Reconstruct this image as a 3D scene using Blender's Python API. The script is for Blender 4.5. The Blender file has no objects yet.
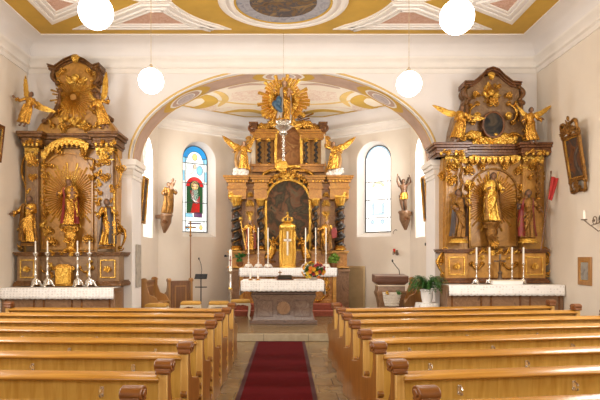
import bpy, bmesh, math, random
from mathutils import Vector, Matrix
random.seed(7)
PI = math.pi
sc = bpy.context.scene
COL = sc.collection

# ------------------------------------------------------------------ camera
F, CX, CY, EYE = 570.0, 286.0, 257.0, 1.7
cam_d = bpy.data.cameras.new('camera'); cam = bpy.data.objects.new('camera', cam_d); COL.objects.link(cam)
cam.location = (0, 0, EYE); cam.rotation_euler = (PI/2, 0, 0)
cam_d.sensor_fit = 'HORIZONTAL'; cam_d.sensor_width = 36; cam_d.lens = F/600*36
cam_d.shift_x = (300-CX)/600; cam_d.shift_y = (CY-200)/600; cam_d.clip_end = 200
sc.camera = cam
# ------------------------------------------------------------------ world, light, exposure
w = bpy.data.worlds.new('sky'); sc.world = w; w.use_nodes = True
w.node_tree.nodes['Background'].inputs[0].default_value = (.85, .92, 1, 1)
w.node_tree.nodes['Background'].inputs[1].default_value = 1.0
sc.view_settings.view_transform = 'Standard'; sc.view_settings.look = 'None'
sc.view_settings.exposure = 0.70; sc.view_settings.gamma = 1; sc.view_settings.use_curve_mapping = False
DAY = (1.0, .965, .92)
def area(name, loc, target, sx, sy, power, color=DAY):
    d = bpy.data.lights.new(name, 'AREA'); d.shape = 'RECTANGLE'; d.size = sx; d.size_y = sy; d.energy = power; d.color = color
    o = bpy.data.objects.new(name, d); COL.objects.link(o); o.location = loc
    o.rotation_euler = (Vector(target)-Vector(loc)).to_track_quat('-Z', 'Y').to_euler(); return o
# daylight coming in at the windows: two per long nave wall, an added west window for frontal fill, two chancel side windows
for yy in (3.2, 7.4):
    area('nave_window_daylight', (-5.62, yy, 3.7), (0, yy+1.5, 1.5), 1.3, 2.8, 150)
    area('nave_window_daylight', (5.46, yy, 3.7), (0, yy+1.5, 1.5), 1.3, 2.8, 150)
area('west_fill_light', (0, -3.35, 4.0), (0, 12, 2.8), 4.5, 2.6, 130)  # unseen lamp added behind the camera as frontal fill
area('chancel_window_daylight', (-3.77, 14.45, 3.5), (1, 15.0, 2.6), .75, 2.3, 115)
area('chancel_window_daylight', (3.67, 14.45, 3.5), (-1, 15.0, 2.6), .75, 2.3, 115)
GLOBE = 9.0
# ------------------------------------------------------------------ helpers
def at(px, py, D): return Vector(((px-CX)*D/F, D, EYE-(py-CY)*D/F))
def lin(r, g, b):
    f = lambda c: (c/255/12.92) if c <= 10 else ((c/255+.055)/1.055)**2.4
    return (f(r), f(g), f(b))
class MB:
    def __init__(s): s.bm = bmesh.new(); s.mi = 0; s.M = Matrix.Identity(4)
    def v(s, p): return s.bm.verts.new(s.M @ Vector(p))
    def f(s, vs):
        try: fc = s.bm.faces.new(vs)
        except ValueError: return
        fc.material_index = s.mi; fc.smooth = True
    def box(s, x0, x1, y0, y1, z0, z1, M=None):
        c = [(x0,y0,z0),(x1,y0,z0),(x1,y1,z0),(x0,y1,z0),(x0,y0,z1),(x1,y0,z1),(x1,y1,z1),(x0,y1,z1)]
        vs = [s.v(M @ Vector(p) if M else p) for p in c]
        for q in ((0,3,2,1),(4,5,6,7),(0,1,5,4),(1,2,6,5),(2,3,7,6),(3,0,4,7)): s.f([vs[i] for i in q])
        return s
    def loft(s, rings, cap=True, closed=False):
        R = [[s.v(p) for p in r] for r in rings]; n = len(R[0])
        for a, b in zip(R, R[1:] + ([R[0]] if closed else [])):
            for i in range(n): s.f([a[i], a[(i+1) % n], b[(i+1) % n], b[i]])
        if cap and not closed: s.f(R[0][::-1]); s.f(R[-1])
        return s
    def tube(s, pts, r, n=8):
        pts = [Vector(p) for p in pts]; m = len(pts)
        rr = r if isinstance(r, (list, tuple)) else [r]*m
        t = [(pts[min(i+1, m-1)]-pts[max(i-1, 0)]).normalized() for i in range(m)]
        u = t[0].orthogonal().normalized(); rings = []
        for i in range(m):
            u = (u - t[i]*u.dot(t[i])); u = u.normalized() if u.length > 1e-6 else t[i].orthogonal().normalized()
            w_ = t[i].cross(u)
            rings.append([pts[i]+(u*math.cos(2*PI*k/n)+w_*math.sin(2*PI*k/n))*rr[i] for k in range(n)])
        return s.loft(rings)
    def lathe(s, prof, c=(0,0,0), n=16, sx=1, sy=1):
        c = Vector(c)
        return s.loft([[c+Vector((max(r, 1e-4)*sx*math.cos(2*PI*k/n), max(r, 1e-4)*sy*math.sin(2*PI*k/n), z)) for k in range(n)] for r, z in prof])
    def ell(s, c, r, n=12, m=8, R=None):
        c = Vector(c); r = (r, r, r) if not isinstance(r, (tuple, list)) else r; rings = []
        for j in range(m+1):
            a = -PI/2+PI*j/m; a = max(min(a, PI/2-.05), -PI/2+.05); ring = []
            for k in range(n):
                p = Vector((r[0]*math.cos(a)*math.cos(2*PI*k/n), r[1]*math.cos(a)*math.sin(2*PI*k/n), r[2]*math.sin(a)))
                ring.append(c+(R @ p if R else p))
            rings.append(ring)
        return s.loft(rings)
    def prism(s, poly, y0, y1, M=None):          # outline in XZ, thickness along Y
        T = (lambda p: M @ Vector(p)) if M else (lambda p: p)
        return s.loft([[T((x, y1, z)) for x, z in poly], [T((x, y0, z)) for x, z in poly]])
    def prismx(s, poly, x0, x1):                 # outline in YZ, thickness along X
        return s.loft([[(x0, y, z) for y, z in poly], [(x1, y, z) for y, z in poly]])
    def slab(s, poly, z0, z1):                   # outline in XY
        return s.loft([[(x, y, z0) for x, y in poly], [(x, y, z1) for x, y in poly]])
    def ringprism(s, out, inn, y0, y1):          # frame between two XZ outlines with equal counts
        n = len(out)
        return s.loft([[(out[i][0], y0, out[i][1]), (inn[i][0], y0, inn[i][1]), (inn[i][0], y1, inn[i][1]), (out[i][0], y1, out[i][1])] for i in range(n)], closed=True)
    def blade(s, base, tip, wid, thick, nrm, curl=0):   # feather / leaf
        base, tip, nrm = Vector(base), Vector(tip), Vector(nrm).normalized(); d = tip-base; L = d.length
        d.normalize(); side = d.cross(nrm).normalized(); rings = []
        for q, wv in ((0, .45), (.25, .95), (.55, 1), (.85, .7), (1, .15)):
            c = base+d*L*q+nrm*curl*q*q; hw, ht = wid*wv/2, thick*(.4+.6*wv)/2
            rings.append([c+side*hw*math.cos(k*PI/3)+nrm*ht*math.sin(k*PI/3) for k in range(6)])
        return s.loft(rings)
    def scroll(s, c, R, a0, turns, tr, y=0, hand=1, n=22):     # spiral volute in XZ
        pts, rr = [], []
        for i in range(n):
            q = i/(n-1); a = a0+hand*2*PI*turns*q; r = R*(1-.82*q)
            pts.append((c[0]+r*math.cos(a), y-.25*R*q, c[1]+r*math.sin(a))); rr.append(tr*(.75+.5*q))
        s.tube(pts, rr, 6); s.ell((c[0], y-.3*R, c[1]), tr*1.6, 8, 6); return s
    def finish(s, name, mats, parent=None, bevel=0, smooth=35, scale=None, loc=None):
        if scale: bmesh.ops.scale(s.bm, vec=(scale,)*3, verts=s.bm.verts)
        bmesh.ops.recalc_face_normals(s.bm, faces=s.bm.faces)
        me = bpy.data.meshes.new(name); s.bm.to_mesh(me); s.bm.free()
        return link(name, me, mats, parent, bevel, smooth, loc)
def link(name, me, mats, parent=None, bevel=0, smooth=35, loc=None):
    for m in (mats if isinstance(mats, (list, tuple)) else [mats]): me.materials.append(m)
    if smooth: me.set_sharp_from_angle(angle=math.radians(smooth))
    o = bpy.data.objects.new(name, me); COL.objects.link(o)
    if parent: o.parent = parent
    if loc: o.location = loc
    if bevel:
        b = o.modifiers.new('soft edge', 'BEVEL'); b.width = bevel; b.segments = 2; b.limit_method = 'ANGLE'; b.angle_limit = math.radians(40)
    return o
def remesh(mb, voxel, it=2):
    bmesh.ops.recalc_face_normals(mb.bm, faces=mb.bm.faces)
    me = bpy.data.meshes.new('tmp'); mb.bm.to_mesh(me); mb.bm.free()
    o = bpy.data.objects.new('tmp', me); COL.objects.link(o)
    r = o.modifiers.new('r', 'REMESH'); r.mode = 'VOXEL'; r.voxel_size = voxel
    if it: sm = o.modifiers.new('s', 'SMOOTH'); sm.factor = .5; sm.iterations = it
    dg = bpy.context.evaluated_depsgraph_get()
    out = bpy.data.meshes.new_from_object(o.evaluated_get(dg))
    bpy.data.objects.remove(o); bpy.data.meshes.remove(me)
    out.polygons.foreach_set('use_smooth', [True]*len(out.polygons)); out.materials.clear(); return out
def tag(o, label, cat, group=None, kind=None):
    o['label'] = label; o['category'] = cat
    if group: o['group'] = group
    if kind: o['kind'] = kind
    return o
def thing(name, label, cat, loc=(0,0,0), rz=0, group=None):
    o = bpy.data.objects.new(name, None); COL.objects.link(o); o.location = loc; o.rotation_euler = (0, 0, rz)
    o.empty_display_size = .1
    return tag(o, label, cat, group)
def struct(o): o['kind'] = 'structure'; return o
def dup(root, loc, rz, label, group=None):
    r = root.copy(); COL.objects.link(r); r.location = loc; r.rotation_euler = (0, 0, rz); r['label'] = label
    if group: r['group'] = group
    for ch in list(root.children):
        c = ch.copy(); COL.objects.link(c); c.parent = r
        for g in list(ch.children):
            d = g.copy(); COL.objects.link(d); d.parent = c
    return r
def inset(poly, d):                              # inward offset of a counter-clockwise polygon
    n = len(poly); out = []
    A = sum(poly[i][0]*poly[(i+1) % n][1]-poly[(i+1) % n][0]*poly[i][1] for i in range(n)); sg = 1 if A > 0 else -1
    for i in range(n):
        p0, p1, p2 = Vector(poly[i-1]), Vector(poly[i]), Vector(poly[(i+1) % n])
        e1, e2 = (p1-p0).normalized(), (p2-p1).normalized()
        n1, n2 = Vector((-e1.y, e1.x))*sg, Vector((-e2.y, e2.x))*sg
        b = n1+n2; b = b/max(b.length_squared, .35)*2
        out.append(tuple(p1+b*d))
    return out
# ------------------------------------------------------------------ materials
def newmat(name):
    m = bpy.data.materials.new(name); m.use_nodes = True; nt = m.node_tree; return m, nt, nt.nodes['Principled BSDF']
def coords(nt, scale=(1,1,1)):
    tc = nt.nodes.new('ShaderNodeTexCoord'); mp = nt.nodes.new('ShaderNodeMapping'); mp.inputs['Scale'].default_value = scale
    nt.links.new(tc.outputs['Object'], mp.inputs[0]); return mp.outputs[0]
def noise(nt, vec, scale, detail=4, dist=0, rough=.55):
    n = nt.nodes.new('ShaderNodeTexNoise'); n.inputs['Scale'].default_value = scale; n.inputs['Detail'].default_value = detail
    n.inputs['Distortion'].default_value = dist; n.inputs['Roughness'].default_value = rough
    nt.links.new(vec, n.inputs['Vector']); return n.outputs['Fac']
def ramp(nt, fac, stops):
    r = nt.nodes.new('ShaderNodeValToRGB'); e = r.color_ramp.elements
    while len(e) < len(stops): e.new(.5)
    for el, (p, c) in zip(e, stops): el.position = p; el.color = (*c, 1)
    nt.links.new(fac, r.inputs[0]); return r.outputs[0]
def bump(nt, b, fac, strength, dist=.01):
    n = nt.nodes.new('ShaderNodeBump'); n.inputs['Strength'].default_value = strength; n.inputs['Distance'].default_value = dist
    nt.links.new(fac, n.inputs['Height']); nt.links.new(n.outputs[0], b.inputs['Normal'])
def mk(name, c, rough=.5, metal=0, var=.12, scale=4, bmp=0, bscale=60, stretch=(1,1,1)):
    m, nt, b = newmat(name); b.inputs['Roughness'].default_value = rough; b.inputs['Metallic'].default_value = metal
    vec = coords(nt, stretch); f = noise(nt, vec, scale)
    nt.links.new(ramp(nt, f, [(.3, tuple(x*(1-var) for x in c)), (.7, tuple(min(x*(1+var), .95) for x in c))]), b.inputs['Base Color'])
    if bmp: bump(nt, b, noise(nt, vec, bscale), bmp)
    return m
def marble(name, stops, scale=3, dist=2.5, rough=.3, metal=0, stretch=(1,1,1)):
    m, nt, b = newmat(name); b.inputs['Roughness'].default_value = rough; b.inputs['Metallic'].default_value = metal
    f = noise(nt, coords(nt, stretch), scale, 6, dist); n = len(stops)
    nt.links.new(ramp(nt, f, [(.28+.44*i/(n-1), c) for i, c in enumerate(stops)]), b.inputs['Base Color'])
    if metal: bump(nt, b, noise(nt, coords(nt), 28, 3), .9, .02)
    return m
def wood(name, c1, c2, rough=.35, stretch=(12, 12, .8), scale=2.2, planks=0):
    m, nt, b = newmat(name); b.inputs['Roughness'].default_value = rough
    f = noise(nt, coords(nt, stretch), scale, 5, .8)
    col = ramp(nt, f, [(.3, c1), (.7, c2)])
    g = noise(nt, coords(nt, (1, 1, 1)), 1.3, 2)
    mx = nt.nodes.new('ShaderNodeMix'); mx.data_type = 'RGBA'; mx.blend_type = 'MULTIPLY'; mx.inputs[0].default_value = .6
    nt.links.new(col, mx.inputs[6]); nt.links.new(ramp(nt, g, [(.35, (.72, .66, .6)), (.65, (1, 1, 1))]), mx.inputs[7])
    nt.links.new(mx.outputs[2], b.inputs['Base Color']); bump(nt, b, f, .06, .004)
    b.inputs['Coat Weight'].default_value = .25; b.inputs['Coat Roughness'].default_value = .2
    return m
def glow(name, c, strength):
    m, nt, b = newmat(name); b.inputs['Base Color'].default_value = (*c, 1); b.inputs['Emission Color'].default_value = (*c, 1)
    b.inputs['Emission Strength'].default_value = strength; b.inputs['Roughness'].default_value = .2; return m
plaster = mk('warm white plaster', (.80, .725, .63), .85, 0, .04, 1.2, .08, 25)
plaster_n = mk('white plaster', (.83, .795, .775), .85, 0, .03, 1.2, .06, 25)
stucco = mk('white stucco', (.86, .82, .77), .7, 0, .03, 3)
mustard = mk('ochre wall paint', (.60, .37, .055), .75, 0, .10, 2)
ochre_pale = mk('pale ochre wall paint', (.72, .50, .17), .75, 0, .10, 2)
mauve = mk('mauve wall paint', (.52, .36, .275), .8, 0, .12, 3)
pinkrelief = marble('pink stucco relief', [(.50, .25, .17), (.70, .48, .38), (.56, .31, .22), (.78, .62, .52)], 9, 2, .8)
palepink = marble('pale pink painted ornament', [(.76, .60, .46), (.82, .72, .60), (.70, .51, .40), (.82, .73, .62)], 5, 2, .8)
vaultbase = mk('cream vault plaster', (.80, .71, .58), .8, 0, .04, 2)
lilac = marble('grey lilac medallion paint', [(.35, .28, .30), (.62, .55, .54), (.45, .36, .36), (.75, .70, .66)], 7, 2, .8)
fresco = marble('dark fresco', [(.03, .02, .02), (.20, .11, .03), (.05, .05, .07), (.30, .19, .07), (.05, .025, .015)], 3.2, 1.5, .6)
fresco_blue = marble('blue grey fresco edge', [(.16, .19, .27), (.42, .42, .46), (.24, .24, .30)], 4, 1.5, .6)
gold = marble('gilding', [(.20, .085, .016), (.66, .36, .055), (.44, .20, .03), (.80, .48, .085)], 16, 1, .25, .78)
gold_b = marble('bright gilding', [(.42, .20, .03), (.85, .54, .10), (.66, .36, .055), (.92, .62, .14)], 12, 1, .22, .72)
gold_d = marble('worn dark gilding', [(.05, .022, .008), (.34, .16, .03), (.13, .055, .014), (.55, .29, .05)], 14, 1.5, .38, .65)
silver = mk('silver', (.78, .75, .70), .25, .85, .1, 20)
dark_metal = mk('black metal', (.02, .02, .022), .4, .5)
iron = mk('wrought iron', (.20, .15, .11), .45, .7)
tanmarble = marble('tan gold marbled wood', [(.25, .105, .018), (.52, .26, .05), (.36, .165, .028), (.62, .345, .085)], 2.6, 2, .30)
umbermarble = marble('umber gold marbled wood', [(.055, .022, .006), (.20, .085, .018), (.11, .042, .009), (.30, .145, .035)], 4, 2.5, .28, .2)
greymarble = marble('grey brown marbled wood', [(.12, .065, .03), (.28, .17, .08), (.19, .10, .045), (.37, .235, .12)], 3, 2.5, .32)
redmarble = marble('red brown marbled wood', [(.055, .018, .008), (.19, .072, .022), (.10, .034, .012), (.30, .135, .04)], 4, 2.5, .26)
orangemarble = marble('orange marbled wood', [(.17, .055, .014), (.46, .215, .05), (.30, .115, .025), (.62, .34, .10)], 5, 2, .28)
honeymarble = marble('honey gold marbled wood', [(.15, .05, .010), (.46, .22, .038), (.29, .105, .016), (.58, .31, .07)], 6, 2, .28)
brownmarble = marble('brown marbled stone', [(.11, .05, .024), (.26, .145, .075), (.18, .09, .042), (.33, .205, .12)], 3, 2.5, .3)
altarstone = marble('mauve brown altar marble', [(.085, .048, .034), (.185, .12, .085), (.13, .078, .055), (.24, .165, .12)], 4, 2.5, .25)
altarstone_d = marble('dark altar marble', [(.07, .042, .032), (.16, .10, .075), (.10, .06, .045)], 5, 2.5, .22)
blackwood = marble('black marbled column', [(.012, .010, .009), (.045, .035, .028), (.02, .016, .014)], 8, 2, .18)
skin = mk('painted carved flesh', (.50, .29, .17), .5, 0, .12, 8)
skin_d = mk('dark carved flesh', (.22, .11, .055), .5, 0, .12, 8)
wood_flesh = mk('brown carved wood', (.13, .058, .024), .5, 0, .15, 8)
hair_m = mk('brown carved hair', (.07, .035, .018), .55)
red_robe = mk('dark red painted cloth', (.24, .025, .02), .45, 0, .2, 8)
red_flag = mk('red banner cloth', (.50, .035, .03), .7, 0, .12, 8)
blue_robe = mk('blue painted cloth', (.04, .10, .17), .45, 0, .2, 8)
silver_robe = mk('silvered cloth', (.55, .50, .46), .35, .5, .2, 8)
brown_habit = mk('dark brown painted habit', (.045, .022, .014), .45, 0, .2, 8)
white_robe = mk('white painted cloth', (.72, .66, .58), .5, 0, .1, 8)
linen = mk('white linen', (.86, .84, .82), .9, 0, .02, 6)
def lace_mat():
    m, nt, b = newmat('white lace'); b.inputs['Roughness'].default_value = .9
    v = nt.nodes.new('ShaderNodeTexVoronoi'); v.inputs['Scale'].default_value = 16; v.inputs['Randomness'].default_value = .3
    nt.links.new(coords(nt, (1, .2, 1.3)), v.inputs['Vector'])
    nt.links.new(ramp(nt, v.outputs['Distance'], [(.16, (.86, .84, .82)), (.30, (.64, .61, .59)), (.42, (.88, .86, .84))]), b.inputs['Base Color']); return m
lace = lace_mat()
wax = mk('ivory wax', (.88, .83, .74), .5, 0, .03)
pewwood = wood('honey oak veneer', (.52, .285, .048), (.71, .455, .115), .32, (9, 9, .9))
pewrail = wood('honey oak rail', (.36, .16, .021), (.53, .27, .052), .22, (.7, 9, 9))
pewedge_lit = wood('lit oak end edge', (.50, .27, .065), (.66, .41, .13), .3)  # light falling on the bench end's back edge, put into the colour
pewside_shaded = wood('shaded oak bench side', (.18, .066, .011), (.31, .13, .024), .3)  # darker tone paints the shade on the bench end's aisle side
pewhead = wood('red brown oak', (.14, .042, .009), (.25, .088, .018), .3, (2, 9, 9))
stallwood = wood('brown stall wood', (.16, .062, .018), (.28, .12, .035), .35)
stallwood_l = wood('light stall wood', (.36, .17, .05), (.50, .26, .08), .35)
deskwood = wood('dark red brown wood', (.10, .04, .022), (.19, .085, .05), .3, (1, 9, 9))
cream = mk('cream lacquered wood', (.72, .62, .46), .4)
cushion = mk('ochre upholstery', (.50, .27, .05), .85, 0, .12, 20)
greystone = mk('grey stone', (.42, .38, .33), .8, 0, .2, 8)
beigestone = mk('beige stone', (.50, .37, .20), .7, 0, .12, 4)
leaf = mk('green leaves', (.035, .13, .02), .5, 0, .4, 9)
leaf_y = mk('yellow green leaves', (.18, .30, .04), .5, 0, .3, 9)
redglass = glow('red lamp glass', (.45, .012, .01), .12)
def carpet_mat():
    m, nt, b = newmat('dark red carpet'); b.inputs['Roughness'].default_value = .95; b.inputs['Specular IOR Level'].default_value = .08
    vec = coords(nt); f = noise(nt, vec, 90, 2)
    nt.links.new(ramp(nt, f, [(.3, (.055, .002, .0035)), (.7, (.105, .0035, .006))]), b.inputs['Base Color']); bump(nt, b, f, .4, .01); return m
carpet = carpet_mat()
carpet_edge = mk('black red carpet border', (.045, .006, .008), .95, 0, .2, 40)
steprug = mk('brick red step carpet', (.26, .062, .032), .9, 0, .2, 20)
def tiles(name, c1, c2, cm, sx, sy, rough=.25):
    m, nt, b = newmat(name); b.inputs['Roughness'].default_value = rough
    t = nt.nodes.new('ShaderNodeTexBrick'); vec = coords(nt); nt.links.new(vec, t.inputs['Vector'])
    t.inputs['Color1'].default_value = (*c1, 1); t.inputs['Color2'].default_value = (*c2, 1); t.inputs['Mortar'].default_value = (*cm, 1)
    t.inputs['Scale'].default_value = 1; t.inputs['Brick Width'].default_value = sx; t.inputs['Row Height'].default_value = sy
    t.inputs['Mortar Size'].default_value = .008; t.offset = 0.5
    f = noise(nt, vec, 5, 5, .5); mx = nt.nodes.new('ShaderNodeMix'); mx.data_type = 'RGBA'; mx.blend_type = 'MULTIPLY'; mx.inputs[0].default_value = .8
    nt.links.new(t.outputs['Color'], mx.inputs[6]); nt.links.new(ramp(nt, f, [(.3, (.62, .58, .5)), (.7, (1, 1, 1))]), mx.inputs[7])
    nt.links.new(mx.outputs[2], b.inputs['Base Color']); return m
floor_m = tiles('beige stone floor tiles', (.29, .20, .10), (.21, .14, .065), (.10, .07, .035), .42, .42)
step_m = tiles('pale step stone', (.44, .36, .24), (.37, .30, .20), (.2, .16, .1), .9, .9, .4)
globe_m = glow('lit opal glass', (1, .95, .86), GLOBE)
def picture(name, stops, scale=3.0):
    m = marble(name, stops, scale, 1.2, .65); m.node_tree.nodes['Principled BSDF'].inputs['Specular IOR Level'].default_value = .15; return m
pic_main = picture('dark altar painting', [(.022, .019, .014), (.095, .075, .045), (.05, .042, .028), (.16, .075, .04), (.14, .11, .065), (.03, .026, .018)], 2.6)
pic_up = picture('brown altar painting', [(.06, .025, .012), (.30, .14, .05), (.16, .06, .02), (.42, .24, .09)], 2.6)
pic_oval = picture('near black oval painting', [(.008, .008, .009), (.03, .03, .03), (.10, .075, .05), (.012, .012, .012)], 3)
pic_wall = picture('dark devotional painting', [(.03, .012, .006), (.17, .065, .025), (.05, .04, .035), (.22, .16, .12), (.07, .02, .01)], 2.4)
pic_small = picture('grey print', [(.18, .16, .15), (.38, .36, .33), (.26, .22, .18)], 5)
# ------------------------------------------------------------------ the setting
XL, XR, YE, YB, ZC = -5.66, 5.5, 12.5, -3.5, 6.4
AL, AR, SPR = -3.38, 3.27, 3.83           # chancel arch
PLAT = .146
def arched(u0, u1, v0, v1, n=14):          # arched window outline, counter-clockwise
    r = (u1-u0)/2; c = (u0+u1)/2
    return [(u0, v0), (u1, v0)] + [(c+r*math.cos(PI*i/n), v1-r+r*math.sin(PI*i/n)) for i in range(n+1)]
def wall_run(name, p0, p1, z0, z1, th, holes, m, flip=1):
    """straight wall from p0 to p1, thickness outward, with arched openings (u0,u1,v0,v1); returns local frame"""
    p0, p1 = Vector((*p0, 0)), Vector((*p1, 0)); d = p1-p0; L = d.length; d.normalize(); nrm = Vector((-d.y, d.x, 0))*flip
    M = Matrix(((d.x, nrm.x, 0, p0.x), (d.y, nrm.y, 0, p0.y), (0, 0, 1, 0), (0, 0, 0, 1)))
    mb = MB(); u = 0
    for (a, b, v0, v1) in sorted(holes):
        mb.box(u, a, 0, th, z0, z1, M); mb.box(a, b, 0, th, z0, v0, M)
        arc = arched(a, b, v0, v1)[2:]
        mb.prism([(b, z1), (a, z1)]+arc[::-1], 0, th, M); u = b
    mb.box(u, L, 0, th, z0, z1, M)
    struct(mb.finish(name, m, smooth=30)); return M
# floor
mb = MB(); mb.box(XL-.3, XR+.3, YB-.3, 18, -.2, 0); struct(mb.finish('floor', floor_m))
mb = MB(); mb.box(XL, XR, 11.52, YE, 0, PLAT); mb.box(AL-.2, AR+.2, YE, 17.6, 0, PLAT)
struct(mb.finish('trim_1', floor_m))
mb = MB(); mb.box(AL+.9, AR-.9, 11.49, 11.55, 0, PLAT+.004); struct(mb.finish('trim_2', step_m, bevel=.01))
for nm, a, b in (('trim_3', XL, -3.2), ('trim_4', 3.05, XR)):
    mb = MB(); mb.box(a, b, 11.0, 11.53, 0, PLAT); struct(mb.finish(nm, step_m))
# nave walls
WZ = 6.7
wins = [(2.5, 3.9, 2.1, 5.2), (6.7, 8.1, 2.1, 5.2)]
wall_run('wall_left', (XL, YB), (XL, YE+.4), 0, WZ, .4, [(a-YB, b-YB, c, d) for a, b, c, d in wins], plaster)
wall_run('wall_right', (XR, YB), (XR, YE+.4), 0, WZ, .4, [(a-YB, b-YB, c, d) for a, b, c, d in wins], plaster, -1)
wall_run('wall_rear', (XL-.4, YB), (XR+.4, YB), 0, WZ, .4, [(3.9, 8.2, 2.4, 5.6)], plaster, -1)
def ellarch(a0, a1, n=40, y=None):
    c = (AL+AR)/2; a = (AR-AL)/2; b = 5.80-SPR
    return [(c+a*math.cos(a0+(a1-a0)*i/n), SPR+b*math.sin(a0+(a1-a0)*i/n)) for i in range(n+1)]
mb = MB(); mb.prism([(XL-.3, 0), (XL-.3, WZ), (XR+.3, WZ), (XR+.3, 0), (AR, 0)]+ellarch(0, PI)+[(AL, 0)], YE, 13.25)
struct(mb.finish('wall_chancel_arch', plaster_n, smooth=20))
# painted soffit of the arch
def soffit(name, m, a0, a1, y0, y1, lift, n=40, wid=None):
    mb = MB(); outer = ellarch(a0, a1, n); c = (AL+AR)/2
    rings = []
    for i, (x, z) in enumerate(outer):
        nx, nz = (c-x), (SPR-z); q = math.hypot(nx, nz); nx /= q; nz /= q
        f = 1 if not wid else wid(i/n); ym = (y0+y1)/2; ya, yb = ym-(ym-y0)*f, ym+(y1-ym)*f
        rings.append([(x-nx*.01, ya, z-nz*.01), (x-nx*.01, yb, z-nz*.01), (x+nx*lift, yb, z+nz*lift), (x+nx*lift, ya, z+nz*lift)])
    mb.loft(rings); return struct(mb.finish(name, m, smooth=60))
soffit('trim_5', stucco, 0.02, PI-.02, YE-.0, 13.25, .004)
soffit('trim_6', mustard, .02, PI-.02, YE+.05, 13.2, .008)
soffit('trim_7', mauve, .02, PI-.02, YE+.09, 13.16, .012)
k = 8
for ac in (PI*.5, PI*.265, PI*.735):
    for hw, m, lf, s_ in ((.215, mustard, .016, .375), (.145, stucco, .020, .29), (.125, mauve, .024, .255), (.085, stucco, .028, .20), (.075, lilac, .032, .175)):
        f = 1 if abs(ac-PI/2) < .01 else 1.0
        soffit('trim_%d' % k, m, ac-hw*f, ac+hw*f, 12.875-s_, 12.875+s_, lf, 20, lambda q: math.sqrt(max(1-(2*q-1)**2, .002))); k += 1
mb = MB()                                   # slender ochre edge moulding on the nave face
pts = ellarch(.0, PI, 60); c_ = (AL+AR)/2
mb.tube([(c_+(x-c_)*1.02, YE, SPR+(z-SPR)*1.03) for x, z in pts], .022, 6); struct(mb.finish('trim_%d' % k, ochre_pale)); k += 1
# piers' imposts and pilaster strips
for x, sg in ((AL, -1), (AR, 1)):
    mb = MB()
    for z0, z1, e in ((3.42, 3.50, .03), (3.50, 3.62, .05), (3.62, 3.70, .09), (3.70, 3.83, .13)):
        xa, xb = sorted((x-sg*e, x+sg*.62)); mb.box(xa, xb, YE-e, 13.25+e*.3, z0, z1)
    struct(mb.finish('trim_%d' % k, stucco, bevel=.012)); k += 1
    mb = MB(); xa, xb = sorted((x-sg*.015, x+sg*.5)); mb.box(xa, xb, YE-.03, 13.25, PLAT, 3.42)
    mb.box(xa-.03, xb+.03, YE-.06, 13.28, PLAT, .42)
    struct(mb.finish('trim_%d' % k, plaster_n, bevel=.01)); k += 1
# cornice + cove of the nave
def ring(path_fn, prof, name, m):
    mb = MB(); P = [path_fn(d) for d, z in prof]; n = len(P[0])
    mb.loft([[(P[j][i][0], P[j][i][1], prof[j][1]) for j in range(len(prof))] for i in range(n)])
    return struct(mb.finish(name, m, smooth=40))
nave_path = lambda d: [(XL+d, YB), (XL+d, YE-d), (XR-d, YE-d), (XR-d, YB)]
prof = [(-.05, 5.72), (.02, 5.72), (.03, 5.78), (.03, 5.81), (.07, 5.84), (.07, 5.89), (.04, 5.90), (.05, 5.95), (.11, 6.0), (.12, 6.03), (.12, 6.06), (-.05, 6.06)]
ring(nave_path, prof, 'trim_%d' % k, stucco); k += 1
cove = [(-.05, 6.06), (.05, 6.06)]+[(.05+.40*(1-math.cos(a)), 6.06+.32*math.sin(a)) for a in [PI/2*i/8 for i in range(1, 9)]]+[(.50, 6.375), (.50, 6.5), (-.05, 6.5)]
ring(nave_path, cove, 'trim_%d' % k, plaster_n); k += 1
mb = MB(); mb.box(XL-.3, XR+.3, YB-.3, YE+.4, ZC, ZC+.25); struct(mb.finish('ceiling', mustard))
# stucco panels of the nave ceiling
XM = (XL+XR)/2; OC = (XM+.03, 10.48)
def ringslab(o, i_, h): return [[(o[j][0], o[j][1], ZC+.02), (i_[j][0], i_[j][1], ZC+.02), (i_[j][0], i_[j][1], ZC-h), (o[j][0], o[j][1], ZC-h)] for j in range(len(o))]
def zpanel(poly, steps):                    # concentric stucco frames, innermost field
    global k
    for i, (d, h, m) in enumerate(steps):
        p = inset(poly, d); mb = MB()
        if i+1 < len(steps): mb.loft(ringslab(p, inset(poly, steps[i+1][0]), h), closed=True)
        else: mb.slab(p, ZC-h, ZC+.02)
        struct(mb.finish('trim_%d' % k, m, bevel=.006)); k += 1
frame_steps = [(0, .02, stucco), (.06, .045, stucco), (.11, .025, plaster_n), (.20, .055, stucco), (.25, .035, plaster_n), (.31, .05, stucco), (.345, .03, pinkrelief)]
for sx in (-1, 1):
    for sy in (1, -1):
        X = lambda x: XM+sx*(abs(x)-.08); Y = lambda y: 10.48+sy*(y-10.48)
        arc = []
        for i in range(9):
            q = i/8; a = math.atan2(1.02, 1.27)*(1-q); r = 1.63+(2.02-1.63)*q; arc.append((X(-.08-r*math.cos(a)), Y(10.50+r*math.sin(a))))
        poly = [(X(-4.41), Y(11.75)), (X(-1.12), Y(11.75))]+arc+[(X(-2.70), Y(10.50))]
        zpanel(poly, frame_steps)
    tri = [(X(-4.72), 11.5), (X(-3.26), 10.48), (X(-4.72), 9.46)]
    zpanel(tri, [(0, .02, stucco), (.07, .045, stucco), (.13, .025, plaster_n), (.22, .055, stucco), (.26, .035, plaster_n), (.32, .05, stucco), (.35, .03, pinkrelief)])
circ = lambda r, n=48, e=1.0: [(OC[0]+r*math.cos(2*PI*i/n), OC[1]+r*e*math.sin(2*PI*i/n)) for i in range(n)]
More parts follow.
